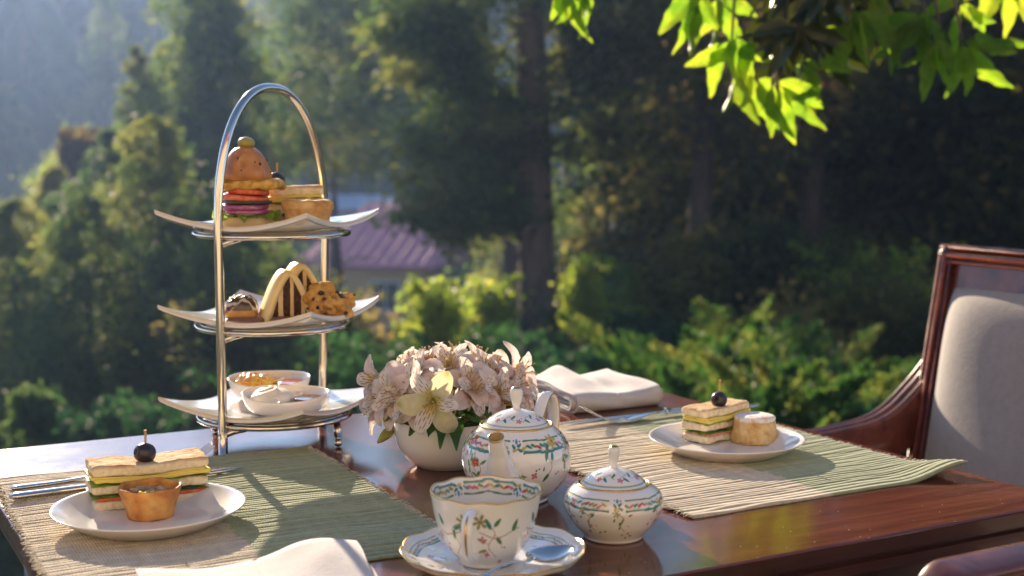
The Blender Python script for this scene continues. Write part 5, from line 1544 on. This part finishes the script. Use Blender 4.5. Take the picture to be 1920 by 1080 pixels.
def petal(kind, seed):
    """grid along +z opening towards +x; returns mesh with painted streaks"""
    rs = np.random.RandomState(seed)
    nu, nv = (30, 27)
    uu = np.linspace(0, 1, nu); vv = np.linspace(-1, 1, nv)
    U, V_ = np.meshgrid(uu, vv, indexing='ij')
    shp = np.clip(U, 0, 1) ** .62 * np.sqrt(np.clip(1 - (np.clip(U - .30, 0, 1) / .70) ** 3.2, 0, 1))
    if kind == 'outer' or kind == 'cream':
        L, wmax = .029, .0118
        w = wmax * shp + .0008
        curl = .0175 * U ** 1.7 + .0050 * U ** 5
        z = L * (U - .18 * U ** 3 - .14 * U ** 6)
    else:
        L, wmax = .030, .0082
        w = wmax * shp + .0006
        curl = .0125 * U ** 1.8 + .003 * U ** 6
        z = L * (U - .12 * U ** 4)
    w = np.maximum(w, .0007)
    y = V_ * w
    x = curl - (V_ ** 2) * w * .35 + .0007 * n1(U * 9 + V_ * 3, 1, seed)
    x += .0006 * smooth01((np.abs(V_) - .6) / .4) * n1(U * 26, 1, seed + 2)
    P_ = np.stack([x, y, z], -1).reshape(-1, 3)
    if kind == 'outer':
        tip, base_ = np.array([.90, .81, .77]), np.array([.86, .52, .46])
        C = base_ + (tip - base_) * (U ** .8)[..., None]
        mid = np.exp(-(V_ / .22) ** 2) * .28 * (1 - U * .3)
        C = C * (1 - mid[..., None]) + np.array([.66, .24, .28]) * mid[..., None]
        g = smooth01((U - .90) / .1) * np.exp(-(V_ / .5) ** 2) * .7
        C = C * (1 - g[..., None]) + np.array([.35, .40, .12]) * g[..., None]
    elif kind == 'cream':
        C = np.array([.80, .72, .44]) + (np.array([.66, .60, .18]) - np.array([.80, .72, .44])) * smooth01(1 - U * 1.5)[..., None]
        g = smooth01((U - .82) / .16) * np.exp(-(V_ / .5) ** 2) * .8
        C = C * (1 - g[..., None]) + np.array([.40, .42, .12]) * g[..., None]
    else:
        yel = np.array([.84, .68, .26]); wh = np.array([.86, .78, .72])
        k = smooth01((U - .25) / .5)
        C = yel + (wh - yel) * k[..., None]
        # dark dashes fanning along the petal
        lane = V_ * 2.6
        dash = (np.abs(lane - np.round(lane)) < .19) & (((U * 3.6 + .43 * np.round(lane)) % 1) < .58) & (U > .14) & (U < .93)
        C = np.where(dash[..., None], np.array([.16, .006, .035]), C)
    m = mesh_of('petal', P_, grid_faces(nu, nv)); set_col(m, C.reshape(-1, 3)); m.materials.append(M_petal)
    return m
PET = {k: [petal(k, s) for s in (1, 2, 3)] for k in ('outer', 'cream', 'inner')}
def fl_misc(seed):
    rs = np.random.RandomState(seed)
    vf = []
    for k in range(6):
        a = k * 1.05 + rs.uniform(-.2, .2); r = .003 + rs.uniform(0, .002)
        p = [(0, 0, .003), (r * .5 * math.cos(a), r * .5 * math.sin(a), .013), (r * math.cos(a) * 1.5, r * math.sin(a) * 1.5, .023 + rs.uniform(-.002, .003))]
        vf.append(tube(curve(p, 6), .00035, 5)); vf.append(xf(ball(.0009, .0008, .0013, 1), loc=p[2]))
    return merge(*vf)
STA = [mesh_of('stamens', *fl_misc(s)) for s in (1, 2)]
for m in STA: m.materials.append(M_sta)
OVA = mesh_of('flower_base', *lathe([(.0006, -.006), (.0024, -.004), (.0028, -.001), (.0016, .003), (.0008, .005)], 14, 12)); OVA.materials.append(M_stem)
bc = Vector((fb.x + .004, fb.y, T + .050))
def flower(d, rad, sc, kind, label, group, spin=0.0, open_=1.0, pos=None):
    d = Vector(d).normalized()
    p = pos if pos else bc + Vector((d.x * rad[0], d.y * rad[1], d.z * rad[2]))
    t = thing('alstroemeria_flower', label, 'flower', p, 0, group)
    q = d.to_track_quat('Z', 'Y') 
    t.rotation_mode = 'QUATERNION'; t.rotation_quaternion = q @ Vector((0, 0, 1)).rotation_difference(Vector((0, 0, 1)))
    from mathutils import Quaternion
    t.rotation_quaternion = q @ Quaternion((0, 0, 1), spin)
    t.scale = (sc, sc, sc)
    for k in range(6):
        inner = k % 2 == 1
        mk = 'inner' if inner else ('cream' if kind == 'cream' else 'outer')
        o = link('petal', PET[mk][(k * 7 + int(spin * 10)) % 3], None, t)
        tilt = (.28 + .12 * math.sin(k * 2.3 + spin * 5)) * open_ + (.06 if not inner else -.04)
        o.rotation_euler = (0, tilt, k * PI / 3)
        o.location = (0.0012 * math.cos(k * PI / 3), .0012 * math.sin(k * PI / 3), 0)
        if inner and k == 5: o.scale = (1, .9, .95)
    s = link('stamens', STA[int(spin * 10) % 2], None, t)
    link('flower_base', OVA, None, t)
    # stem back to the middle of the bowl
    return t, p, d
rs = np.random.RandomState(12)
stems = []
GP = 'pink alstroemerias massed in the white bowl'
N = 38
gold = PI * (3 - math.sqrt(5))
for i in range(N):
    z = .02 + .98 * (i + .5) / N
    a = i * gold + .5
    r = math.sqrt(1 - z * z)
    d = Vector((r * math.cos(a), r * math.sin(a) , z + .05))
    d += Vector(rs.normal(size=3) * .10)
    if d.y > .75 and d.z < .25: continue
    if d.y < -.2 and .05 < d.x < .9 and d.z < .12: continue
    if d.z < .10 and d.y < 0: continue
    stems.append(flower(d, (.064, .046, .045), rs.uniform(.88, 1.06), 'pink', 'pale pink alstroemeria with dark red streaks, one of the mass in the bowl', GP, rs.uniform(0, 6), rs.uniform(.6, 1.5)))
stems.append(flower((-.18, -1, .22), None, 1.15, 'pink', 'large pink streaked alstroemeria facing the camera left of the cream one', None, .3, 1.5, P(778, 728, .080) + Vector((0, -.005, 0))))
stems.append(flower((-.05, -1, -.05), None, 1.12, 'cream', 'cream yellow alstroemeria facing the camera at the front of the bowl', None, 1.1, 1.7, P(815, 745, .076) + Vector((0, -.014, 0))))
stems.append(flower((-.85, -.5, .18), None, 1.0, 'pink', 'pink alstroemeria reaching furthest left towards the cake stand', None, 2.2, 1.2, P(722, 715, .082)))
stems.append(flower((-.5, -.85, .05), None, .95, 'pink', 'pink alstroemeria drooping over the left rim of the bowl', None, .8, 1.4, P(748, 738, .076)))
stems.append(flower((.9, -.3, .35), None, 1.12, 'pink', 'pink alstroemeria reaching furthest right above the teapot handle', None, 1.6, 1.2, P(955, 705, .085)))
stems.append(flower((.55, -.7, .35), None, 1.05, 'pink', 'pink alstroemeria just above the knob of the teapot lid', None, 3.1, 1.3, P(915, 712, .082)))
for t, p, d in stems:
    base = Vector((fb.x + (p.x - fb.x) * .25, fb.y + (p.y - fb.y) * .25, T + .036))
    q0 = p - d * .004; q1 = p - d * .012
    pth = curve([base, base.lerp(q1, .5) + Vector((0, 0, .004)), q1, q0], 9)
    inv = (Matrix.Translation(t.location) @ t.rotation_quaternion.to_matrix().to_4x4() @ Matrix.Diagonal((*t.scale, 1))).inverted()
    o = part('stem', tube([inv @ Vector(x) for x in pth], .0011, 6), M_stem, t)
def lance(L, w, bend, seed=0, wave=.0):
    U, V_ = np.meshgrid(np.linspace(0, 1, 16), np.linspace(-1, 1, 7), indexing='ij')
    ww = w * np.sin(np.clip(U ** .85, 0, 1) * PI * .97 + .06) ** .9
    x = U * L; y = V_ * ww; z = bend * U ** 2 + np.abs(V_) * ww * .35 + wave * n1(U * 14, 1, seed) * np.abs(V_)
    return np.stack([x, y, z], -1).reshape(-1, 3), grid_faces(16, 7)
# leaves tucked between the flowers and hanging over the rim
lv = [(-.72, -.55, .10, .038, .0085), (-.25, -.9, .12, .026, .008), (.12, -.98, .10, .024, .009), (.50, -.85, .25, .045, .010), (.75, -.60, .25, .055, .011), (.9, -.2, .2, .05, .009), (-.95, -.1, .1, .045, .008), (.35, -.9, .35, .045, .009),
      (-.1, -1, .2, .024, .008), (.62, -.75, .15, .040, .010), (-.5, -.8, .12, .028, .008), (-.9, .4, .1, .05, .009), (.2, .9, .1, .05, .009), (.8, .6, .1, .05, .009)]
for k, (x, y, z, L, w) in enumerate(lv):
    d = Vector((x, y, z)).normalized()
    o = link('bouquet_leaf', mesh_of('bouquet_leaf', *lance(L, w, -.012 - .01 * (k % 3), k, .002)), M_leafg, None, loc=bc + Vector((d.x * .036, d.y * .036, .004)))
    o.rotation_euler = Vector((x, y, z + .15)).to_track_quat('X', 'Z').to_euler()
    tag(o, 'green lance shaped leaf tucked under the alstroemerias', 'leaf', 'green leaves among the alstroemerias')
M_bud = material('flower_bud', [(.24, .13, .05), (.34, .34, .07), (.46, .42, .09)], 50, .4, transl=.25)
for lab, p0, p1, s in (('yellow green bud drooping outside the left rim of the flower bowl', P(765, 778, .046), P(728, 812, .030), 1.1), ('plump olive green bud hanging over the front rim of the bowl', P(812, 785, .046) + Vector((0, -.012, 0)), P(806, 806, .030) + Vector((0, -.012, 0)), 1.15)):
    d = (p1 - p0)
    t = thing('flower_bud', lab, 'flower bud', p0)
    part('stalk', tube(curve([(0, 0, 0), tuple(d * .5 + Vector((0, 0, .004))), tuple(d * .8)], 8), .0009, 6), M_stem, t)
    q = d.normalized().to_track_quat('Z', 'Y').to_matrix()
    part('bud', xf(lathe([(.0006, -.009), (.0025, -.007), (.0046, -.001), (.0040, .005), (.0016, .010), (.0004, .0115)], 18, 24, lambda T_, R_, Z_: (R_ * (1 + .10 * np.cos(3 * T_)), Z_)), M=q, sc=(s, s, s * 1.15), loc=tuple(d)), M_bud, t)

# ------------------------------------------------------------------ cutlery
def cutlery(name, label, a, b, build, cat):
    d = b - a
    t = thing(name, label, cat, a)
    t.rotation_euler = (0, -math.asin(d.z / d.length), math.atan2(d.y, d.x))
    build(t, d.length)
    return t
def fork(t, L, lift=.014):
    # handle starts at 0, tines end at L
    k = L
    part('handle', tube(curve([(0, 0, .0030), (k * .25, 0, .0026), (k * .50, 0, .0050), (k * .60, 0, .0058)], 30), np.interp(np.linspace(0, 1, 30), [0, .04, .5, 1], [.0030, .0056, .0036, .0022]), 12, flat=(1, .36), up=(0, 0, 1)), M_cut, t)
    U, V_ = np.meshgrid(np.linspace(0, 1, 12), np.linspace(-1, 1, 9), indexing='ij')
    x = k * (.60 + .17 * U); w = .0022 + (.0088) * smooth01(U * 1.2); y = V_ * w
    z = .0058 - .0048 * smooth01(U) + .0012 * V_ ** 2
    v1 = np.stack([x, y, z + .0004], -1).reshape(-1, 3); v2 = v1 - np.array([0, 0, .0011]); f = grid_faces(12, 9)
    sd = [(i * 9, (i + 1) * 9, (i + 1) * 9 + 108, i * 9 + 108) for i in range(11)] + [((i + 1) * 9 + 8, i * 9 + 8, i * 9 + 8 + 108, (i + 1) * 9 + 8 + 108) for i in range(11)]
    hd = part('head', (np.vstack([v1, v2]), np.vstack([f, f[:, ::-1] + 108, np.array(sd)])), M_cut, t)
    for j in range(4):
        y = (-1.5 + j) * .0052
        part('tine', tube(curve([(k * .765, y * 1.0, .0014), (k * .85, y, .0022), (k * .93, y, .0022 + lift * .45), (k, y * .96, .0022 + lift)], 12), np.linspace(.0015, .0008, 12), 8, flat=(1, .7), up=(0, 0, 1)), M_cut, hd)
def knife(t, L):
    k = L
    part('handle', tube(curve([(0, 0, .004), (k * .2, 0, .004), (k * .45, 0, .004)], 20), np.interp(np.linspace(0, 1, 20), [0, .05, .6, 1], [.003, .0055, .0048, .0036]), 12, flat=(1, .55), up=(0, 0, 1)), M_cut, t)
    part('collar', xf(torus(.0030, 0, .0012, 20, 8), M=Matrix.Rotation(PI / 2, 3, 'Y'), sc=(1, 1, 1), loc=(k * .455, 0, .004)), M_cut, t)
    U = np.linspace(0, 1, 20)
    wT = .0032 + .0030 * np.sin(np.clip(U * 1.05, 0, 1) * PI * .8); wT[-3:] *= [.85, .6, .15]
    V = []
    for i, u_ in enumerate(U):
        x = k * (.45 + .55 * u_); w = wT[i]
        V += [(x, -w * 1.4, .0034), (x, w * .8, .0028), (x, w * .8, .0046), (x, -w * .2, .0046)]
    part('blade', (np.array(V), grid_faces(20, 4, False, True)), M_cut, t, smooth=False)
zc = .0035
cutlery('fork', 'steel fork behind the left club sandwich, its tines lifted at the right', P(20, 921, zc), P(398, 868, zc), lambda t, L: fork(t, L, .016), 'fork')
cutlery('knife', 'steel knife lying in front of the fork on the left place mat', P(18, 940, zc), P(452, 883, zc), knife, 'knife')
cutlery('fork', 'steel fork with raised tines behind the teapot on the right place mat', P(1420, 764, .005), P(1094, 798, .005), lambda t, L: fork(t, L, .018), 'fork')
cutlery('knife', 'steel knife along the back edge of the right place mat', P(1400, 760, .004), P(1052, 801, .004), knife, 'knife')

# ------------------------------------------------------------------ napkins
M_cloth = material('cream_linen', [(.46, .43, .425), (.52, .49, .48)], 60, .9, bmp=.6, bscale=420, bdist=.0009, sheen=.3, sss=.05)
def napkin(label, corner, rz, L, D, H, layers, seed, bulge, crease=1.0, nu=90):
    """folded cloth: a long sheet folded back and forth; the cross-section (y,z) is swept along x"""
    t = thing('napkin', label, 'napkin', corner, rz)
    # nested folds, all open at the back: one continuous outline that runs round every fold
    th = H / (2 * layers) * .80
    pitch = H / (2 * layers)
    loop = []
    for k in range(layers):
        ro, ri = H / 2 - k * pitch - pitch * .06, H / 2 - k * pitch - th
        ri = max(ri, .0002)
        cyk = H / 2 + k * pitch * .15
        back = D - k * .0012
        arc_o = [(cyk - ro * math.sin(q) * 1.05, H / 2 - ro * math.cos(q)) for q in np.linspace(0, PI, 13)]
        arc_i = [(cyk - ri * math.sin(q) * 1.05, H / 2 - ri * math.cos(q)) for q in np.linspace(PI, 0, 13)]
        outb = [(y_, H / 2 - ro) for y_ in np.linspace(back, cyk, 14)[:-1]]
        outt = [(y_, H / 2 + ro) for y_ in np.linspace(cyk, back, 14)[1:]]
        inb = [(y_, H / 2 + ri) for y_ in np.linspace(back, cyk, 14)[:-1]]
        intt = [(y_, H / 2 - ri) for y_ in np.linspace(cyk, back, 14)[1:]]
        loop.append(np.array(outb + arc_o + outt + inb + arc_i + intt))
    K = len(loop); m1 = len(loop[0]); loop = np.vstack(loop)
    xs = np.linspace(0, L, nu); m_ = len(loop)
    X, Iy = np.meshgrid(xs, np.arange(m_), indexing='ij')
    Y = loop[Iy, 0]; Z = loop[Iy, 1]
    zr = Z / H
    yn, xn = Y / D, X / L
    lump = bulge(xn, yn)
    edge_ = np.minimum(np.minimum(xn, 1 - xn) * L, (1 - yn) * D)
    Z = Z * (1 + lump * smooth01(zr)) 
    Z += zr * H * .10 * n1(xn * 5 + yn * 3, 1, seed) * crease
    Z += smooth01((zr - .6) / .3) * .0011 * n1((X * 150 - Y * 95), .7, seed + 8) * smooth01(.3 + n1(X * 30 + Y * 22, 1, seed + 11)) - smooth01((zr - .6) / .3) * .0014 * np.exp(-((xn - .52) / .012) ** 2) - smooth01((zr - .6) / .3) * .0006 * np.exp(-((edge_ - .0065) / .0007) ** 2) + smooth01((zr - .5) / .3) * .0009 * n1((X * 60 + Y * 40), .9, seed + 15)
    Y = Y + zr * .004 * n1(xn * 4, 1, seed + 2) + (1 - yn) * .0022 * n1(xn * 7 + zr * 5, 1, seed + 4)
    lay = Iy // m1
    X = X + (.0016 * np.sin(lay * 2.1 + seed) + .0025 * n1(yn * 5 + lay, 1, seed + 5)) * (1 - 2 * xn)
    edge = np.minimum(xn, 1 - xn) * L
    v = np.stack([X, Y, np.maximum(Z, .0002)], -1).reshape(-1, 3)
    f = []
    for k in range(K):
        base_f = grid_faces(nu, m1, False, True)
        ii, jj = base_f // m1, base_f % m1
        f += (ii * m_ + k * m1 + jj)[:, ::-1].tolist()
        half = m1 // 2
        for row in (0, nu - 1):
            o_ = row * m_ + k * m1
            for i in range(half - 1):
                q = (o_ + i, o_ + i + 1, o_ + m1 - 2 - i, o_ + m1 - 1 - i)
                f.append(q if row == 0 else q[::-1])
    part('folded_cloth', (v, [tuple(a) for a in f]), M_cloth, t)
    return t
nb = P(1082, 778, 0)
napkin('folded cream linen napkin at the back of the table behind the fork', (nb.x, nb.y, T), R(27), .116, .125, .0215, 3, 3,
       lambda x, y: .42 * np.exp(-((x - .26 - .1 * y) / .20) ** 2) * smooth01(y * 1.6) + .25 * smooth01(y * 1.2) - .25 * np.exp(-((x - .62) / .14) ** 2) * smooth01(y * 2) + .10 * smooth01((x - .8) / .2))
nf = P(352, 1112, .003)
napkin('folded cream linen napkin at the bottom edge on the left place mat', (nf.x + .0, nf.y - .085, T + .0035), R(20), .150, .105, .0115, 3, 6,
       lambda x, y: .55 * np.exp(-((x - .80) / .16) ** 2) * smooth01(y * 1.3) + .15 * smooth01(y) - .25 * np.exp(-((x - .25) / .2) ** 2))

# ------------------------------------------------------------------ chairs
M_fab = material('taupe_fabric', [(.225, .20, .195), (.265, .235, .23)], 90, .75, bmp=.5, bscale=300, bdist=.0012, sheen=.4)
def frame_sweep(path, prof, up_axis):
    """sweep a 2-D profile (a = inward in the plane, b = out of plane) along a path lying in a plane; mitred corners"""
    p = np.array([tuple(q) for q in path], float); n = len(p)
    N_ = np.array(up_axis, float)
    V = []
    for i in range(n):
        d0 = p[i] - p[i - 1] if i else p[1] - p[0]; d1 = p[i + 1] - p[i] if i < n - 1 else d0
        d0 = d0 / np.linalg.norm(d0); d1 = d1 / np.linalg.norm(d1)
        s0, s1 = np.cross(d0, N_), np.cross(d1, N_)
        s = s0 + s1; s /= np.linalg.norm(s); s /= max(.4, s.dot(s0))
        for a, b in prof: V.append(p[i] + s * a + N_ * b)
    k = len(prof)
    f = [tuple(q) for q in grid_faces(n, k, False, True).tolist()] + [tuple(range(k - 1, -1, -1)), tuple(range((n - 1) * k, n * k))]
    return np.array(V), f
def ridge_prof(w, dpt):
    """three rounded beads across the width, flat back"""
    out = []
    for (c, r, h) in ((.17, .15, .75), (.52, .20, 1.0), (.86, .12, .75)):
        for a in np.linspace(PI, 0, 7): out.append(((c + r * math.cos(a)) * w, dpt * (.55 + .45 * h * math.sin(a))))
    for (c, r, h) in ((.86, .12, .75), (.52, .20, 1.0), (.17, .15, .75)):
        for a in np.linspace(0, PI, 7): out.append(((c + r * math.cos(a)) * w, -dpt * (.12 + .30 * h * math.sin(a))))
    return out
def armchair(label, loc, rz, back_w=.46, top=.925, seat=.46, rake=.08, arm_back=.77, arm_front=.665, arm_len=.33, scale=1.0, cr=.004):
    t = thing('armchair', label, 'armchair', loc, rz, 'mahogany armchairs round the table')
    t.scale = (scale, scale, scale)
    w = back_w / 2
    tl = (top - seat)
    ua = np.array([-rake, 0, tl]); ua /= np.linalg.norm(ua)         # up along the back
    nf_ = np.array([ua[2], 0, -ua[0]])                                # out of the back, forwards
    def B(y, s, o=0.0): return np.array([0, y, seat]) + ua * s + nf_ * o
    Lb = tl / ua[2]
    fr = part('back_frame', frame_sweep([B(-w, -.02)] + [B(-w + cr * (1 - math.cos(q)), Lb - cr + cr * math.sin(q)) for q in np.linspace(0, PI / 2, 7)] + [B(w - cr * (1 - math.cos(q)), Lb - cr + cr * math.sin(q)) for q in np.linspace(PI / 2, 0, 7)] + [B(w, -.02)], [(a, b) for a, b in ridge_prof(.030, .026)], nf_), M_chair, t)
    # flat board under the top rail and a lower rail
    def slab_on_back(y0, y1, s0, s1, o0, o1):
        v = [B(y, s, o) for o in (o0, o1) for (y, s) in ((y0, s0), (y1, s0), (y1, s1), (y0, s1))]
        return np.array(v), [(3, 2, 1, 0), (4, 5, 6, 7), (0, 1, 5, 4), (1, 2, 6, 5), (2, 3, 7, 6), (3, 0, 4, 7)]
    part('top_panel', slab_on_back(-w + .029, w - .029, Lb - .095, Lb - .028, .002, .012), M_chair, t, smooth=False)
    part('back_board', slab_on_back(-w + .029, w - .029, .0, Lb - .0955, .0, .006), M_chair, t, smooth=False)
    # cushion on the back
    hgt = Lb - .068; cw = back_w - .054
    n = 40
    a = np.linspace(-1, 1, n); Sg, Tg = np.meshgrid(a, a, indexing='ij')
    e = np.clip(1 - np.abs(Sg) ** 5, 0, 1) ** .5 * np.clip(1 - np.abs(Tg) ** 6, 0, 1) ** .5
    pos = (np.array([0, 0, seat]) + (Sg * cw / 2)[..., None] * np.array([0, 1, 0]) + ((Tg + 1) / 2 * hgt + .01)[..., None] * ua + (.006 + .038 * e + .006 * n1(Sg * 3 + Tg * 2, 1, 2) * e)[..., None] * nf_)
    part('back_cushion', (pos.reshape(-1, 3), grid_faces(n, n)[:, ::-1]), M_fab, t)
    part('seat_frame', box(-.01, .44, -w, w, seat - .075, seat - .02), M_chair, t, smooth=False)
    sv = rbox(.43, back_w - .02, .06, .025, 10); sv[0][:, 0] += .225; sv[0][:, 2] += seat - .018
    part('seat_cushion', sv, M_fab, t)
    for s in (-1, 1):
        y = s * (w - .016)
        part('leg', tube([(.0, y, seat - .02), (-.02, y, .22), (-.08, y, 0)], [.019, .016, .012], 8), M_chair, t, smooth=False)
        part('leg', tube([(.42, y, seat - .075), (.42, y, .2), (.42, y, 0)], [.020, .016, .012], 8), M_chair, t, smooth=False)
        # arm: scooped from the back to the front post
        ab = B(y, (arm_back - seat) / ua[2])
        yo = s * (w + .004)
        path = curve([(ab[0] - .004, y, arm_back + .012), (.035 + ab[0], yo, arm_back - .045), (.10 + ab[0], yo, arm_back - .085), (.19 + ab[0], yo, arm_front + .008), (arm_len, yo, arm_front), (arm_len + .05, yo, arm_front - .002), (arm_len + .075, yo, arm_front - .02), (arm_len + .078, yo, arm_front - .045)], 40)
        # cross-section with beads: offset a = downward/inward in the plane of the arm, b = across
        k = []
        for i in range(len(path)):
            q0 = path[max(0, i - 1)]; q1 = path[min(len(path) - 1, i + 1)]
            d = np.array(q1) - np.array(q0); d /= np.linalg.norm(d)
            nrm = np.array([-d[2], 0, d[0]]); 
            hh = .085 - .05 * (i / len(path)) ** .6
            ring = [(-.020, -hh)]
            for c_, r_, h_ in ((-.0135, .0060, 1), (0, .0075, 1.2), (.0135, .0060, 1)):
                for al in np.linspace(PI, 0, 6): ring.append((c_ + r_ * math.cos(al), -.006 + .006 * h_ * math.sin(al)))
            ring += [(.020, -hh), (.012, -hh - .003), (-.012, -hh - .003)]
            for a_, b_ in ring: k.append(np.array(path[i]) + np.array([0, 1, 0]) * a_ + nrm * b_)
        m_ = len(ring)
        f = [tuple(q) for q in grid_faces(len(path), m_, False, True)[:, ::-1].tolist()] + [tuple(range(m_)), tuple(range(len(path) * m_ - 1, (len(path) - 1) * m_ - 1, -1))]
        part('arm', (np.array(k), f), M_chair, t)
        part('arm_post', tube(curve([(arm_len + .055, yo, arm_front - .03), (arm_len + .04, yo, .56), (arm_len + .055, yo, seat - .05)], 10), .017, 8), M_chair, t)
    return t
# far right chair: the stile seen at pixel (1780, 458)
farst = PD(1780, 458, 1.95)
cw_ = .46
CH = armchair('mahogany armchair with taupe upholstery at the right end of the table', (0, 0, 0), RZ + PI)
rk = .08
M = Matrix.Rotation(RZ + PI, 3, 'Z')
off = M @ Vector((-rk * 1.0, -cw_ / 2, 0))          # top of the stile on the far side (local -y)
CH.location = (farst.x - off.x, farst.y - off.y, farst.z - .925)
# near right chair, its back parallel to the long side
cor = PD(1762, 1078, .89)
C2 = armchair('mahogany armchair whose moulded top rail just shows at the bottom right', (0, 0, 0), RZ + PI / 2, top=.80 - .0, arm_back=.70, arm_front=.64, seat=.46, cr=.022)
M = Matrix.Rotation(RZ + PI / 2, 3, 'Z')
off = M @ Vector((-rk, cw_ / 2, 0))
C2.location = (cor.x - off.x, cor.y - off.y, cor.z - .80)
# left chair
c3 = Vector((NR.x, NR.y, 0)) - u * (TL + .40) + vdir * .33
armchair('mahogany armchair at the left end of the table, mostly out of the picture', (c3.x, c3.y, 0), RZ)

# ------------------------------------------------------------------ overhanging tree
M_leaf = foliage_mat('overhanging_leaves', [(.38, (.03, .070, .010)), (.5, (.055, .11, .012)), (.62, (.11, .12, .015))], 9, .55, rough=.42,
                     tstops=[(.38, (.18, .40, .02)), (.5, (.40, .62, .03)), (.62, (.66, .68, .05))], spec=.22)
def big_leaf(seed, L=.115, w=.021):
    rs = np.random.RandomState(seed)
    U, V_ = np.meshgrid(np.linspace(0, 1, 15), np.linspace(-1, 1, 7), indexing='ij')
    ww = w * np.sin(np.clip(U ** .80, 0, 1) * PI * .96 + .05) ** .85 * (1 - .25 * U) * (1 + .12 * n1(U * 22 + np.sign(V_), 1, seed))
    ww = np.maximum(ww, .0006)
    x = .012 + U * L; y = V_ * ww + .006 * np.sin(U * 3 + seed); z = -.18 * L * U ** 2 * rs.uniform(.5, 1.8) + np.abs(V_) * ww * .4 + .0025 * n1(U * 16, 1, seed + 1) * np.abs(V_)
    st_ = tube([(0, 0, 0), (.014, 0, 0)], .0009, 5)
    v = np.stack([x, y, z], -1).reshape(-1, 3)
    return merge((v, grid_faces(15, 7)), st_)
M_leaf_shade = foliage_mat('shade_dark_leaves', [(.3, (.012, .022, .006)), (.6, (.022, .032, .008)), (.8, (.05, .035, .012))], 6, .22, rough=.35,
                     tstops=[(.3, (.06, .09, .01)), (.6, (.10, .12, .015)), (.8, (.16, .10, .02))], spec=.4)  # darkened leaf copy: the shade inside the dense mass is put into the colour
LM = []
for s in range(6):
    m = mesh_of('leaf', *big_leaf(s, .100 * (1 + .16 * math.sin(s * 2.1)), .0200 * (1 + .2 * math.sin(s * 1.3)))); m.materials.append(M_leaf); LM.append(m)
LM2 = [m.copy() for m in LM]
for m in LM2: m.materials.clear(); m.materials.append(M_leaf_shade)
ot = thing('overhanging_tree', 'leafy tree whose sunlit yellow green leaves hang into the top right corner', 'tree', (2.35, 3.1, float(ground_z(2.35, 3.1))))
base = ot.location
part('trunk', tube(curve([(0, 0, -.3), (.02, 0, .8), (-.03, 0, 1.9), (.0, 0, 3.2), (.05, 0, 4.2)], 20), np.linspace(.13, .06, 20), 14), M_bark, ot)
limb = [(-.02, 0, 1.75), (-.35, -.15, 1.98), (-.85, -.35, 1.95), (-1.35, -.45, 1.80), (-1.75, -.50, 1.72), (-2.15, -.5, 1.70)]
part('branch', tube(curve(limb, 30), np.linspace(.040, .006, 30), 10), M_bark, ot)
lc = curve(limb, 60)
rs = np.random.RandomState(33)
def whorl(px, py, dist, n, dirs, sc=1.0, twig=True, LM=LM):
    """leaves springing from a twig tip at a pixel; dirs = (mean image angle in degrees below horizontal-right, spread)"""
    p = PD(px, py, dist) - base
    if twig:
        i = int(np.argmin(np.linalg.norm(lc - np.array(p), axis=1))); a = Vector(lc[i])
        part('twig', tube(curve([a, a.lerp(p, .5) + Vector((.02, 0, .03)), p], 8), np.linspace(.006, .0022, 8), 6), M_bark, ot)
    for k in range(n):
        ang = R(dirs[0] + dirs[1] * ((k + .5) / n * 2 - 1) + rs.uniform(-8, 8)) if isinstance(dirs, tuple) else R(dirs[k] + rs.uniform(-3, 3))
        d = Vector((math.cos(ang), rs.uniform(-.35, .35), -math.sin(ang)))
        o = link('leaf', LM[rs.randint(6)], None, ot, loc=p + Vector(rs.normal(size=3) * .006))
        q = d.to_track_quat('X', 'Z').to_matrix()
        o.rotation_euler = (q @ Matrix.Rotation(rs.uniform(PI / 2 - .75, PI / 2 + .75) * (1 if rs.uniform() < .6 else -1), 3, 'X')).to_euler()
        s = sc * rs.uniform(.78, 1.12); o.scale = (s, s, s)
whorl(1052, -45, 2.5, 4, [100, 88, 78, 55], .95)
whorl(1095, -30, 2.5, 3, [85, 92, 120], .9)
whorl(1305, -25, 2.4, 5, [110, 100, 85, 60, 130], .9)
whorl(1345, -10, 2.45, 4, [115, 85, 65, 40], .95)
whorl(1372, 78, 2.4, 6, [150, 118, 96, 84, 60, 35], 1.0)
whorl(1395, 120, 2.42, 3, [80, 100, 62], 1.0)
whorl(1455, 150, 2.4, 6, [125, 105, 88, 70, 50, 30], 1.05)
whorl(1500, 110, 2.45, 4, [85, 62, 42, 15], 1.0)
whorl(1600, 20, 2.4, 5, [88, 70, 100, 130, 40], .95)
whorl(1650, -40, 2.5, 4, (90, 60), .9)
whorl(1735, 25, 2.4, 6, [140, 118, 95, 75, 60, 160], 1.0)
whorl(1765, 60, 2.4, 4, [130, 105, 88, 70], .95)
whorl(1805, 75, 2.4, 5, [100, 82, 50, 22, 5], 1.05)
whorl(1800, -5, 2.45, 4, [20, 50, 100, 150], 1.0)
whorl(1870, -60, 2.5, 4, (90, 60), 1.0)
whorl(1985, -60, 2.6, 5, (100, 60), 1.0)
# the shaded leafy mass between the hanging tips and out of the frame above
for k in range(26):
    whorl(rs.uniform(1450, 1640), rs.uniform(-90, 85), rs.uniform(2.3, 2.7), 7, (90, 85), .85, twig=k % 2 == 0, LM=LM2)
for k in range(5):
    whorl(rs.uniform(1150, 2100), rs.uniform(-330, -160), rs.uniform(2.4, 2.9), 7, (90, 170), 1.0)
